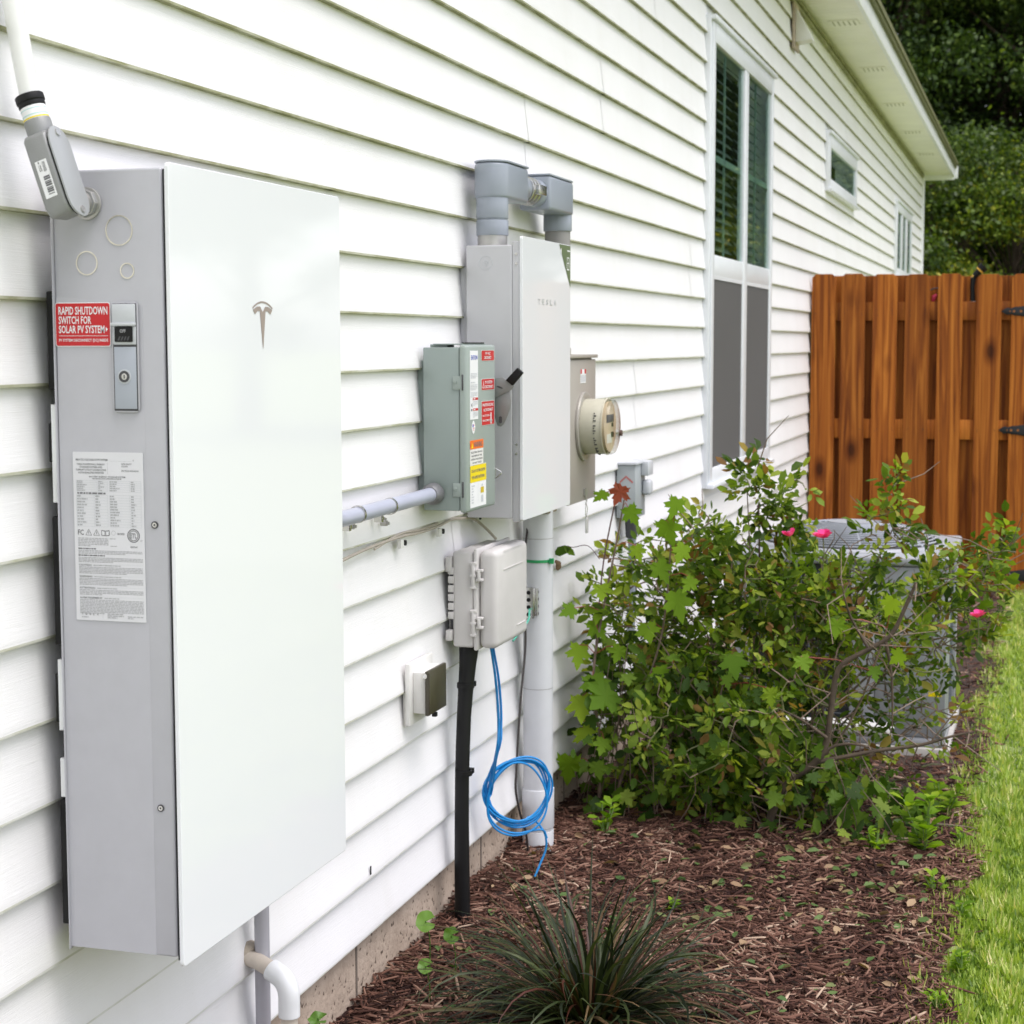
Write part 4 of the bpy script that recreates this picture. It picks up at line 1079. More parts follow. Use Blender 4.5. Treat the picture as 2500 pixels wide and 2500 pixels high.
def smooth_path(P, sub=4):
    P = [Vector(p) for p in P]; out = []
    for i in range(len(P)-1):
        p0 = P[max(i-1, 0)]; p1 = P[i]; p2 = P[i+1]; p3 = P[min(i+2, len(P)-1)]
        for k in range(sub):
            t = k/sub
            out.append(.5*((2*p1)+(-p0+p2)*t+(2*p0-5*p1+4*p2-p3)*t*t+(-p0+3*p1-3*p2+p3)*t**3))
    out.append(P[-1]); return out
mb = MB()
for P in loopcable(): mb.tube(smooth_path(P, 3), .0027, 8)
bc = mb.build('blue_cable', BLUEC); tag(bc, 'bright blue cable hanging from the beige enclosure in a loose coil', 'cable')

mb = MB(); mb.tube(smooth_path([(2.300, -.030, .800), (2.300, -.031, .765), (2.272, -.033, .700), (2.262, -.034, .60), (2.262, -.035, .51), (2.256, -.036, .427), (2.215, -.036, .311), (2.193, -.035, .208), (2.180, -.034, .12), (2.176, -.034, .07), (2.200, -.04, .0), (2.235, -.045, -.06), (2.25, -.05, -.16)], 5), .0032, 8)
gwire = mb.build('ground_wire', BLKW); tag(gwire, 'thin dark brown ground wire hanging beside the fat grey riser pipe', 'wire')

# clamp block on the pipe
kb = empty('grounding_block', (2.31, -.05, .55), 'small steel grounding block with screw holes strapped beside the riser pipe', 'grounding block')
mb = MB(); mb.box(2.262, 2.272, -.058, -.030, .515, .597, 0); mb.box(2.272, 2.310, -.064, -.052, .520, .594, 0); mb.build('block', STEEL, kb, bev=.001)
mb = MB()
for q in range(4):
    zz = .584-q*.0195
    mb.cyl((2.2612, -.044, zz), (2.2606, -.044, zz), .0055, 12); mb.cyl((2.288, -.0645, zz), (2.288, -.0650, zz), .0040, 10)
mb.build('screw_holes', BLACK, kb)
mb = MB(); mb.tube(smooth_path([(2.262, -.046, .540), (2.23, -.055, .532), (2.19, -.062, .518), (2.0, -.08, .50)], 4), .0024, 8); gg = mb.build('green_wire', TEAL); tag(gg, 'short teal wire leading from the grounding block to the beige enclosure', 'wire')

# riser pipe
rp = empty('riser_pipe', (2.345, -.052, -.16), 'fat pale grey riser pipe standing between the mulch and the tall cabinet', 'pipe')
RXc, RYc = 2.325, -.052
mb = MB()
def cseg(z0, z1, r): mb.cyl((RXc, RYc, z0), (RXc, RYc, z1), r, 36)
cseg(-.25, .80, .0400); mb.build('pipe', PVCL, rp)
for zz in (.7225, .3195):
    mb = MB(); mb.ring((RXc, RYc, zz), (1, 0, 0), (0, 1, 0), .0403, .0390, 0, .0014, 36); mb.build('joint_line', LGREY if zz > 2 else bpy.data.materials['dull_grey_pipe'], rp)
mb = MB(); mb.cyl((RXc, RYc, -.060), (RXc, RYc, .046), .0435, 36); mb.build('lower_coupling', PVCL, rp, bev=.0015)
mb = MB(); mb.cyl((RXc, RYc, -.068), (RXc, RYc, -.0605), .0410, 36); mb.cyl((RXc, RYc, -.2), (RXc, RYc, -.0685), .0425, 36); mb.build('base_coupling', PVCL, rp, bev=.001)
mb = MB(); mb.box(2.285, 2.375, -.09, -.012, .7905, .8195); mb.build('bushing', plain('brown_bushing', (.20, .16, .10), .6, var=.2), rp, bev=.002)
mb = MB(); mb.ring((RXc, RYc, .660), (1, 0, 0), (0, 1, 0), .0425, .0398, 0, .0075, 36); mb.box(RXc-.024, RXc-.012, RYc-.047, RYc-.037, .657, .671); zt = mb.build('cable_tie', GRNT); tag(zt, 'bright green cable tie around the fat grey riser pipe', 'cable tie')

# tan wire along the wall
tw = empty('tan_wire', (1.5, -.006, .82), 'thin tan wire clipped along the siding under the horizontal conduit', 'wire')
mb = MB(); mb.tube(smooth_path([(.95, -.006, .800), (1.08, -.006, .810), (1.22, -.005, .818), (1.405, -.006, .822), (1.53, -.004, .818), (1.65, -.006, .820), (1.75, -.005, .826), (1.844, -.006, .820), (1.90, -.006, .815), (1.945, -.010, .800), (1.99, -.02, .775), (2.02, -.03, .752)], 4), .0034, 8); mb.build('wire', TANW, tw)
mb = MB(); mb.tube(smooth_path([(1.25, -.006, .812), (1.405, -.005, .828), (1.53, -.005, .824), (1.65, -.006, .828)], 4), .0026, 8); mb.build('second_strand', TANW, tw)
for xc, zc in ((1.420, .807), (1.672, .806), (1.95, .812)):
    mb = MB(); mb.box(xc-.022, xc-.004, -.010, -.002, zc-.010, zc+.008, 0); mb.cyl((xc+.004, -.004, zc), (xc+.004, -.012, zc), .0062, 10, 1); mb.build('cable_clip', [OFFW, BLACK], tw)

# outlet box with dark flap
ob = empty('covered_outlet', (1.5, -.04, .4), 'dark brown hinged outlet cover on a white backing plate low on the siding', 'outlet cover')
mb = MB(); mb.box(1.432, 1.585, -.0150, -.0040, .400, .538); mb.box(1.445, 1.58, -.004, .006, .395, .51); mb.build('backing_plate', OFFW, ob, bev=.002)
mb = MB(); mb.box(1.452, 1.570, -.045, -.0152, .425, .517); mb.build('box', OFFW, ob, bev=.002)
mb = MB(); mb.box(1.445, 1.566, -.054, -.0453, .422, .521); mb.box(1.443, 1.448, -.058, -.046, .424, .519); mb.build('flap', BRNF, ob, bev=.002)
mb = MB(); mb.cyl((1.440, -.046, .512), (1.4435, -.046, .512), .0065, 16, 0); mb.cyl((1.4395, -.046, .512), (1.440, -.046, .512), .003, 10, 1); mb.build('hinge_pin', [STEEL, WHITE], ob)
mb = MB(); mb.box(1.488, 1.500, -.056, -.046, .412, .4215); mb.build('latch_tab', BLACK, ob, bev=.001)

# condensate drain and thin grey pipe below the battery
gp = MB(); gp.tube([(.645, -.022, .45), (.645, -.022, -.2)], .0135, 20); go = gp.build('thin_grey_pipe', PVCG); tag(go, 'thin grey pipe dropping from the battery bottom behind the drain elbow', 'pipe')
go.data.materials[0] = plain('mauve_grey_pvc', (.42, .41, .45), .4, var=.03)
dr = empty('drain_elbow', (.62, -.07, .02), 'short white drain pipe elbow with stained stub turning down under the battery', 'drain pipe')
mb = MB(); mb.tube([(.640, .01, .150), (.628, -.022, .148), (.618, -.058, .137)], .0145, 20); mb.build('stub', CREAMP, dr)
mb = MB(); mb.tube([(.645, .004, .152), (.640, -.008, .152)], [.026, .017], 14); mb.build('caulk', plain('old_caulk', (.48, .41, .33), .8, var=.25, vs_=60, bump=.6, bs=120), dr)
mb = MB(); mb.tube(smooth_path([(.619, -.050, .140), (.612, -.076, .128), (.609, -.088, .108), (.609, -.089, .078), (.609, -.089, .062)], 4), .0190, 22); mb.build('elbow', W_TRIM, dr, bev=.001)
mb = MB(); mb.tube([(.609, -.089, .066), (.609, -.089, -.2)], .0150, 20); mb.build('down_pipe', CREAMP, dr)
mb = MB(); mb.box(1.2195, 1.2235, -.0035, -.0018, .128, .146); wh = mb.build('black_mark', BLACK); tag(wh, 'tiny black mark on the white siding right of the battery bottom', 'insect')  # small upright black mark on the siding face
mb = MB(); mb.tube([(2.66, -.008, .619), (2.668, -.014, .612), (2.672, -.013, .600), (2.668, -.010, .592)], [.004, .008, .009, .004], 8); wn = mb.build('mud_nest', plain('mud', (.17, .11, .06), .9, var=.3, vs_=80)); tag(wn, 'small brown mud nest on the siding right of the riser pipe', 'insect nest')
# ------------------------------------------------------------------ fence and gate
fn = empty('wood_fence', (8.4, -.6, -.17), 'reddish-brown stained shadowbox wood fence with dog-eared boards behind the air conditioner', 'fence')
FXp = 8.38
def board(name, y0, y1, x0, x1, z0, z1, parent, rr):
    b = MB(); w_ = y0-y1; e = .022
    lean = rr.uniform(-.004, .004)
    poly = [(0, 0), (w_, 0), (w_+lean, z1-z0-e), (w_-e+lean, z1-z0), (e+lean, z1-z0), (lean, z1-z0-e)]
    b.prism((x1, y0, z0), (0, -1, 0), (0, 0, 1), poly, 0, x1-x0)
    if x0 < 8.36:
        for zn in (1.42, 1.40, .74, .72, -.08):
            for fy in (.18, .82):
                q_ = len(b.v); yy = y0-w_*fy+rr.uniform(-.008, .008); zz = zn+rr.uniform(-.012, .012); k_ = 7
                b.add([(x0-.0015, yy+.0022*math.cos(6.283*i/k_), zz+.0022*math.sin(6.283*i/k_)) for i in range(k_)], [tuple(range(k_))], 1)
    o_ = b.build(name, [WOOD, IRON], parent, bev=.0012, seg=1); return o_
rr = random.Random(12)
lefts = [-.006, -.182, -.365, -.545, -.729, -.946, -1.142]
for y in lefts:
    board('fence_board', y, y-.139, 8.350, 8.368, -.24, 1.640-.012*abs(y)*1.0+rr.uniform(-.003, .003), fn, rr)
for y in (-.095, -.275, -.455, -.640, -.838, -1.045):
    board('back_board', y, y-.139, 8.412, 8.430, -.24, 1.632-.012*abs(y)+rr.uniform(-.003, .003), fn, rr)
for z0, z1 in ((1.366, 1.473), (.676, .790), (-.16, -.05)):
    b = MB(); b.box(8.3695, 8.4105, -1.30, .0-.004, z0, z1); b.build('rail', WOOD, fn, bev=.002)
b = MB(); b.box(8.37, 8.46, .0-.10, -.012, -.25, 1.60) if False else b.box(8.432, 8.52, -.10, -.012, -.25, 1.58); b.build('post', WOOD, fn, bev=.002)
b = MB(); b.box(8.432, 8.52, -1.24, -1.15, -.25, 1.60); b.build('post', WOOD, fn, bev=.002)
gt_ = empty('wood_gate', (8.4, -1.9, -.17), 'stained wood gate hung on black strap hinges at the fence end', 'gate')
for q in range(7):
    y = -1.300-q*.182; board('gate_board', y, y-.139, 8.350, 8.368, -.2, 1.622, gt_, rr)
for q in range(6):
    y = -1.388-q*.182; board('back_board', y, y-.139, 8.412, 8.430, -.2, 1.612, gt_, rr)
for z0, z1 in ((1.366, 1.473), (.676, .790), (-.14, -.03)):
    b = MB(); b.box(8.3695, 8.4105, -2.56, -1.305, z0, z1); b.build('rail', WOOD, gt_, bev=.002)
for zc in (1.415, .735, -.105):
    b = MB()
    pts = [(0, 0), (.018, .012), (.035, .022), (.055, .017), (.075, .024), (.105, .026), (.13, .030), (.20, .040), (.20, -.040), (.13, -.030), (.105, -.026), (.075, -.024), (.055, -.017), (.035, -.022), (.018, -.012)]
    b.prism((8.3495, -1.085, zc), (0, -1, 0), (0, 0, 1), pts, 0, .005); hg = b.build('strap_hinge', IRON, gt_, bev=.001)
    b = MB()
    for q, r_ in ((.050, .004), (.072, .007), (.11, .007)): b.cyl((8.3444, -1.085-q, zc), (8.3440, -1.085-q, zc), r_, 10)
    b.build('hinge_hole', plain('amber_hole', (.30, .10, .02), .6) if zc > 1 else bpy.data.materials['amber_hole'], hg)

nz = empty('hose_nozzle', (8.40, -.93, 1.5), 'black and yellow hose nozzle hooked over the top of the fence', 'hose nozzle')
b = MB(); b.tube([(8.398, -.925, 1.475), (8.398, -.921, 1.56), (8.398, -.925, 1.605)], [.014, .013, .015], 14, 0); b.tube([(8.398, -.921, 1.60), (8.398, -.935, 1.625), (8.398, -.965, 1.655)], [.013, .016, .020], 14, 0); b.build('grip', BLACK, nz)
b = MB(); b.tube([(8.398, -.958, 1.648), (8.398, -.964, 1.654)], [.0245, .0262], 20, 1); b.tube([(8.398, -.964, 1.654), (8.398, -.985, 1.675)], [.0255, .029], 20, 0); b.tube([(8.392, -.924, 1.615), (8.392, -.918, 1.622)], .009, 12, 1); b.build('spray_head', [BLACK, plain('yellow_ring', (.75, .45, .06), .4)], nz)
b = MB(); b.tube([(8.39, -.914, 1.612), (8.39, -.935, 1.634), (8.39, -.955, 1.655)], .0035, 8); b.build('trigger', OFFW, nz)
b = MB(); b.cyl((8.40, -.925, 1.470), (8.40, -.925, 1.476), .015, 14); b.build('collar', OFFW, nz)
b = MB(); b.tube([(8.40, -.985, 1.475), (8.40, -.985, 1.485), (8.40, -.985, 1.50), (8.40, -.984, 1.525)], [.016, .015, .006, .011], 12); o_ = b.build('hose_connector', plain('teal_plastic', (.0, .20, .30), .4)); tag(o_, 'small teal plastic hose connector standing on the fence rail', 'hose connector')
b = MB(); b.tube([(8.40, -.700, 1.476), (8.40, -.706, 1.50), (8.40, -.722, 1.515)], [.008, .014, .008], 10); o_ = b.build('pink_clip', plain('pink_plastic', (.50, .03, .08), .4)); tag(o_, 'small pink plastic clip resting on the fence rail between boards', 'clip')
b = MB(); b.tube(smooth_path([(8.40, -.665, 1.525), (8.40, -.68, 1.54), (8.40, -.72, 1.552), (8.40, -.76, 1.55)], 4), .004, 8); o_ = b.build('grey_hook', DGREY); tag(o_, 'bent dark grey hook between the fence boards above the pink clip', 'hook')

# ------------------------------------------------------------------ air conditioner
ac = empty('air_conditioner', (4.36, -.66, -.2), 'grey outdoor air conditioner with round fan grille, half hidden by the rose bush', 'air conditioner')
AX0, AX1, AY0, AY1, AZ0, AZ1 = 4.0, 4.72, -1.035, -.30, -.135, .470
mb = MB(); mb.box(AX0-.02, AX1+.03, AY0-.015, AY1+.03, -.26, -.160); mb.build('concrete_pad', CONCP, ac, bev=.006)
mb = MB(); mb.box(AX0, AX1, AY0, AY1, -.1595, -.125); mb.build('base_pan', ACW, ac, bev=.008)
for x_, y_ in ((AX0, AY1-.05), (AX1-.05, AY0), (AX1-.05, AY1-.05)):
    mb = MB(); mb.box(x_, x_+.05, y_, y_+.05, -.1245, AZ1); mb.build('corner_post', ACW, ac, bev=.004)
mb = MB(); mb.box(AX0+.03, AX1-.03, AY0+.03, AY1-.03, -.1245, AZ1-.005); mb.build('coil', ACD, ac)
mb = MB()
y = AY1-.052
while y > AY0+.36:
    mb.box(AX0+.004, AX0+.0065, y-.0015, y+.0015, -.12, AZ1-.03); y -= .030
z = -.11
while z < AZ1-.03:
    mb.box(AX0+.0066, AX0+.009, AY0+.35, AY1-.052, z-.0012, z+.0012); z += .026
mb.build('wire_guard', plain('guard_wire', (.20, .22, .25), .4, metal=.3), ac); mb = MB()
x = AX0+.03
while x < AX1-.05:
    mb.box(x-.0015, x+.0015, AY0+.012, AY0+.0145, -.12, AZ1-.03); x += .03
mb.build('side_fins', bpy.data.materials['guard_wire'], ac)
mb = MB(); mb.box(AX0-.002, AX0+.028, AY0+.245, AY0+.33, -.1245, AZ1-.002); mb.build('service_strip', ACW, ac, bev=.003)
mb = MB(); mb.box(AX0-.001, AX0+.028, AY0+.002, AY0+.243, -.1245, AZ1-.002); mb.box(AX0+.0285, AX0+.2, AY0+.001, AY0+.03, -.1245, AZ1-.002); pn = mb.build('service_panel', ACP, ac, bev=.005)
c = Card((AX0-.0021, 0, 0), UX, VZ); c.plate(-AY0-.32, -AY0-.255, .26, .45, 0, .002, .0006); c.lines(-AY0-.315, -AY0-.26, .27, .44, 14, 1, 3, .4); c.build('data_sticker', [OFFW, INKL], ac)
c = Card((AX0-.0011, 0, 0), UX, VZ); c.plate(-AY0-.06, -AY0-.015, .02, .035, 0, 0, .0006); c.build('yellow_sticker', [YEL], ac)
mb = MB(); mb.box(AX0-.012, AX1+.012, AY0-.012, AY1+.012, AZ1, AZ1+.035); mb.build('top_cap', ACW, ac, bev=.012, seg=3)
ctr = Vector(((AX0+AX1)/2, (AY0+AY1)/2, 0))
mb = MB(); mb.cyl((ctr.x, ctr.y, AZ1+.0352), (ctr.x, ctr.y, AZ1+.0362), .316, 48); mb.build('opening_shade_disc', ACD, ac)  # shade of the fan opening, painted as a dark disc on the closed cap
mb = MB()
prof_ = [(.345, AZ1+.034), (.342, AZ1+.044), (.328, AZ1+.049), (.320, AZ1+.046)]
n = 64
V = [(ctr.x+r_*math.cos(2*math.pi*j/n), ctr.y+r_*math.sin(2*math.pi*j/n), z_) for r_, z_ in prof_ for j in range(n)]
Fs = [(i*n+j, i*n+(j+1) % n, (i+1)*n+(j+1) % n, (i+1)*n+j) for i in range(3) for j in range(n)]
mb.add(V, Fs); mb.build('grille_rim', ACW, ac, smooth=60)
mb = MB()
for q in range(15):
    r_ = .314-q*.0135-.00025*q*q; z_ = AZ1+.050+.062*(1-(r_/.325)**3)
    mb.tube([(ctr.x+r_*math.cos(2*math.pi*j/48), ctr.y+r_*math.sin(2*math.pi*j/48), z_) for j in range(49)], .0032, 6, 0, False)
for q in range(8):
    a = 2*math.pi*q/8+.2
    mb.tube([(ctr.x+r_*math.cos(a), ctr.y+r_*math.sin(a), AZ1+.047+.062*(1-(r_/.325)**3)) for r_ in (.322, .29, .25, .20, .15, .08)], .0038, 6)
mb.cyl((ctr.x, ctr.y, AZ1+.106), (ctr.x, ctr.y, AZ1+.116), .085, 32); mb.build('fan_grille', plain('grille_grey', (.38, .40, .44), .4, metal=.2), ac, smooth=60)
mb = MB()
for q in range(4):
    a = q*math.pi/2+.3; ca, sa = math.cos(a), math.sin(a)
    mb.add([(ctr.x+.05*ca, ctr.y+.05*sa, AZ1+.038), (ctr.x+.29*ca, ctr.y+.29*sa, AZ1+.039), (ctr.x+.29*math.cos(a+.8), ctr.y+.29*math.sin(a+.8), AZ1+.046), (ctr.x+.05*math.cos(a+.8), ctr.y+.05*math.sin(a+.8), AZ1+.042)], [(0, 1, 2, 3)])
mb.build('fan_blades', DGREY, ac)
mb = MB(); mb.tube(smooth_path([(3.94, -.86, -.10), (3.92, -.76, -.085), (3.91, -.60, -.09), (3.88, -.46, -.075), (3.75, -.33, -.04), (3.6, -.20, .08), (3.45, -.09, .20), (3.40, -.01, .24)], 5), .030, 14); li = mb.build('refrigerant_line', plain('white_foam_wrap', (.66, .65, .63), .8, var=.1, bump=.6, bs=60)); tag(li, 'white foam-wrapped line curving from the wall along the foot of the air conditioner', 'pipe')
# ------------------------------------------------------------------ foliage materials
ROSEL = leafmat('rose_leaf', [(0, (.035, .070, .008)), (.3, (.085, .150, .014)), (.65, (.18, .26, .025)), (.9, (.36, .42, .06)), (.96, (.28, .17, .05)), (1, (.18, .09, .03))], rough=.55, trans=.40, spec=.22)
MAPL = leafmat('maple_leaf', [(0, (.10, .20, .010)), (.6, (.19, .32, .018)), (1, (.30, .42, .03))], rough=.55, trans=.42, spec=.18)
MAPR = leafmat('red_maple_leaf', [(0, (.30, .055, .035)), (1, (.40, .16, .07))], rough=.42, trans=.3)
VINEL = leafmat('vine_leaf', [(0, (.022, .050, .006)), (.5, (.065, .13, .012)), (.85, (.13, .22, .02)), (1, (.26, .34, .05))], rough=.55, trans=.35, spec=.2)
TREEL = leafmat('tree_leaf', [(0, (.020, .046, .008)), (.5, (.062, .110, .016)), (.8, (.125, .19, .028)), (1, (.24, .31, .05))], rough=.5, trans=.22)
SHRUL = leafmat('shrub_leaf', [(0, (.034, .066, .010)), (.45, (.11, .175, .018)), (.75, (.26, .32, .028)), (1, (.55, .48, .05))], rough=.5, trans=.3)
GRASSL = leafmat('grass_blade', [(0, (.10, .18, .025)), (.4, (.26, .37, .055)), (.75, (.44, .53, .12)), (1, (.72, .64, .34))], rough=.5, trans=.35)
CORDL = leafmat('dark_strap_leaf', [(0, (.009, .015, .006)), (.45, (.022, .034, .011)), (.74, (.055, .075, .020)), (.82, (.075, .022, .014)), (.93, (.050, .018, .010)), (1, (.18, .12, .06))], rough=.42, trans=.12, spec=.28)
CHIPM = leafmat('bark_chip', [(0, (.022, .009, .007)), (.4, (.080, .036, .025)), (.72, (.19, .096, .068)), (.92, (.29, .18, .13)), (1, (.46, .34, .25))], rough=.85, trans=0, spec=.2)
ROUNDL = leafmat('round_leaf', [(0, (.09, .20, .03)), (1, (.16, .30, .05))], rough=.4, trans=.35)
PETAL = leafmat('pink_petal', [(0, (.70, .02, .22)), (1, (.85, .10, .42))], rough=.5, trans=.3)
DRYL = leafmat('fallen_leaf', [(0, (.05, .10, .02)), (.5, (.10, .16, .04)), (.7, (.22, .13, .07)), (1, (.35, .24, .14))], rough=.7, trans=.1)

LT = np.array([(0, 0, 0), (.30, .21, .04), (.68, .24, .03), (1.0, 0, -.06), (.68, -.24, .03), (.30, -.21, .04), (.33, 0, -.02), (.68, 0, -.03)], float)
LF = np.array([(0, 6, 1, 1), (0, 5, 6, 6), (1, 6, 7, 2), (6, 5, 4, 7), (2, 7, 3, 3), (7, 4, 3, 3)])
LF3 = np.array([(0, 6, 1), (0, 5, 6), (1, 6, 7), (1, 7, 2), (6, 5, 4), (6, 4, 7), (2, 7, 3), (7, 4, 3)])
# five-lobed leaf outline (x along the leaf, y across)
half = [(0, 0), (-.10, .16), (-.02, .30), (-.12, .44), (.06, .40), (.14, .46), (.20, .34), (.30, .50), (.40, .66), (.46, .50), (.56, .52), (.54, .38), (.50, .22), (.66, .26), (.72, .30), (.74, .16), (.86, .12), (1.06, 0)]
outl = half + [(a, -b) for a, b in half[-2:0:-1]]
MT = np.array([(.28, 0, -.03)] + [(a, b, .05*math.cos(a*5)*abs(b)*2 - .10*b*b - (.16*(a-.5) if a > .5 else 0)) for a, b in outl], float)
no = len(outl)
MF3 = np.array([(0, 1+i, 1+(i+1) % no) for i in range(no)])
MFV = MF3[:, ::-1].copy()

def rand_unit(n, r_):
    return norm(r_.normal(size=(n, 3)))
def frames_from(dirs, nrm):
    X = norm(dirs); Y_ = norm(np.cross(nrm, X)); Z = norm(np.cross(X, Y_)); return X, Y_, Z

def leaves(name, mat, T_, F_, pos, dirs, nrm, size, parent, r_, rnd=None):
    X, Yv, Z = frames_from(dirs, nrm)
    size = np.asarray(size); size = np.stack([size, size*r_.uniform(.8, 1.15, len(size)), size*r_.uniform(-.6, 3.2, len(size))], -1)
    V, Fc = instance_template(T_, F_, pos, X, Yv, Z, size)
    rv = r_.random(len(pos)) if rnd is None else rnd
    return arr_mesh(name, V, Fc, mat, parent, np.repeat(rv, len(F_)))

# ------------------------------------------------------------------ rose bush grown through a crown of attractor points
def rose_bush():
    r_ = np.random.default_rng(42)
    rb = empty('rose_bush', (3.1, -.62, -.19), 'large straggly rose bush with three pink flowers in front of the air conditioner', 'bush')
    ells = [  # centre, radii, number of twig tips
        ((2.95, -.46, .15), (.40, .42, .33), 300), ((2.95, -.22, .42), (.28, .20, .33), 115),
        ((2.95, -.40, .60), (.26, .17, .19), 62), ((3.0, -.505, .80), (.06, .05, .17), 20), ((3.02, -.62, .74), (.09, .07, .13), 20),
        ((3.1, -.82, .42), (.36, .26, .19), 150), ((3.0, -.60, .50), (.26, .18, .15), 75), ((3.05, -.91, .70), (.08, .07, .22), 24), ((3.25, -1.10, .44), (.24, .14, .20), 90),
        ((3.25, -1.22, .62), (.10, .08, .09), 14), ((3.1, -.95, .16), (.30, .20, .26), 95), ((3.4, -.35, .10), (.34, .30, .30), 100), ((2.9, -.52, -.02), (.22, .36, .14), 90)]
    A = []
    for c_, ra, n_ in ells:
        u = rand_unit(n_, r_)*(r_.random((n_, 1))**.45); A.append(np.array(c_)+u*np.array(ra))
    A = np.concatenate(A); A = A[A[:, 1] < -.045]; A = A[A[:, 2] > -.17]; A = A[A[:, 0] < 3.93]
    # main canes
    base = np.array([3.10, -.66, -.19])
    canes = []
    targets = [(3.0, -.50, .80), (3.05, -.92, .70), (3.25, -1.16, .50), (2.85, -.20, .60), (2.85, -.12, .25), (3.4, -.30, .30), (3.0, -.62, .50), (3.3, -.80, .45), (3.15, -1.05, .15), (2.75, -.35, .30), (3.45, -.62, .35), (2.9, -.85, .30), (3.05, -.35, .70), (3.2, -1.2, .62)]
    S = []; 
    stems = MB()
    for t_ in targets:
        b0 = base+np.array([r_.normal()*.09, r_.normal()*.10, 0]); t_ = np.array(t_)
        mid = b0*.55+t_*.45+np.array([r_.normal()*.05, r_.normal()*.05, .04])
        pts = smooth_path([b0, b0*.8+mid*.2+np.array([0, 0, .05]), mid, t_], 5)
        k = len(pts); rad = .0075*r_.uniform(.7, 1.2)
        stems.tube(pts, [rad*(1-.75*i/(k-1)) for i in range(k)], 6)
        S += [np.array(p) for p in pts[3:]]
    # the thick old cane that forks low on the right, as in the photograph
    old = [[(2.76, -0.6, -0.19), (2.74, -0.61, -0.13), (2.72, -0.662, -0.003), (2.72, -0.746, 0.071), (2.72, -0.776, 0.132), (2.72, -0.787, 0.229), (2.72, -0.806, 0.34), (2.72, -0.885, 0.396), (2.72, -0.945, 0.438), (2.72, -0.982, 0.517), (2.72, -1.01, 0.586)], [(2.72, -0.75, 0.071), (2.72, -0.838, 0.095), (2.72, -0.931, 0.118), (2.72, -1.024, 0.136), (2.72, -1.117, 0.169), (2.72, -1.172, 0.183)], [(2.72, -0.764, 0.09), (2.72, -0.801, 0.122), (2.72, -0.875, 0.127), (2.74, -0.959, 0.09)], [(2.72, -0.931, 0.424), (2.72, -0.95, 0.322), (2.72, -0.954, 0.183)], [(2.72, -0.885, 0.401), (2.72, -0.838, 0.479), (2.67, -0.82, 0.554)], [(2.7, -0.778, 0.146), (2.67, -0.708, 0.201), (2.62, -0.653, 0.238)]]
    for q, P in enumerate(old):
        pts = smooth_path(P, 3); k = len(pts); rad = [.0120, .0070, .0055, .005, .005, .005][q]
        stems.tube(pts, [rad*(1-.60*i/(k-1))*(1+.08*math.sin(i*2.1)) for i in range(k)], 8, 2)
        S += [np.array(p) for p in pts[2:]]
    S = np.array(S)
    # order attractors by distance and grow twigs
    d0 = np.min(np.linalg.norm(A[:, None]-S[None, ::3], axis=2), axis=1)
    A = A[np.argsort(d0)]
    LPs, LD = [], []; bare = []
    Sl = list(S)
    Sa = np.zeros((len(S)+len(A)*6, 3)); Sa[:len(S)] = S; ns = len(S)
    for a in A:
        dd = np.linalg.norm(Sa[:ns]-a, axis=1); dd += .15*np.maximum(0, Sa[:ns, 2]-a[2])   # prefer growing upwards
        i = int(np.argmin(dd)); p0 = Sa[i].copy(); L_ = np.linalg.norm(a-p0)
        if L_ < .012: continue
        mid = (p0+a)/2+np.array([r_.normal(), r_.normal(), r_.normal()*.5+.2])*L_*.12
        pts = [p0+(mid-p0)*t*2 if t < .5 else mid+(a-mid)*(t*2-1) for t in (0, .25, .5, .75, 1)]
        stems.tube(pts, [.0028, .0024, .0021, .0017, .0012], 4, 1 if r_.random() < .55 else 0, False)
        for p in pts[1:]: Sa[ns] = p; ns += 1
        # compound leaves along the twig
        # the right-hand side has shed much of its foliage
        sparse = .42 if (a[1] < -.80 and a[2] < .42) else 1.0
        nl = r_.poisson(3.0*sparse)
        for _ in range(nl):
            t = r_.uniform(.25, 1); p = np.array(pts[2])*(1-t)+np.array(pts[4])*t
            ax = norm((a-p0)/L_ + r_.normal(size=3)*.9 + np.array([-.25, -.1, .1])); LPs.append(p); LD.append(ax)
    for _ in range(480):                                     # dead and leafless twigs
        i = r_.integers(len(S)); p0 = Sa[r_.integers(ns)] if r_.random() < .6 else S[i]
        if p0[1] > -.55 and r_.random() < .5: continue
        d_ = norm(r_.normal(size=3)+np.array([-.2, -.35 if p0[1] < -.6 else 0, .3])); L_ = r_.uniform(.06, .22); a1_ = p0+d_*L_*.5+r_.normal(size=3)*.01; a2_ = p0+d_*L_+r_.normal(size=3)*.02
        if a2_[2] < -.15 or a2_[1] > -.05 or a2_[0] > 3.95: continue
        stems.tube([p0, a1_, a2_], [.0021, .0016, .0009], 4, 0, False)
    stems.build('canes', [CANE, CANEG, BARK], rb, smooth=60)
    # leaflets: five to a leaf
    LPs = np.array(LPs); LD = norm(np.array(LD)); n = len(LPs)
    nrm = norm(np.array([[-.25, -.35, 1.0]])+r_.normal(size=(n, 3))*.55)
    X, Yv, Z = frames_from(LD, nrm)
    ln = r_.uniform(.05, .10, n)
    pos, dr_, nr_, sz, rv = [], [], [], [], []
    base_r = r_.random(n)
    rach = MB()
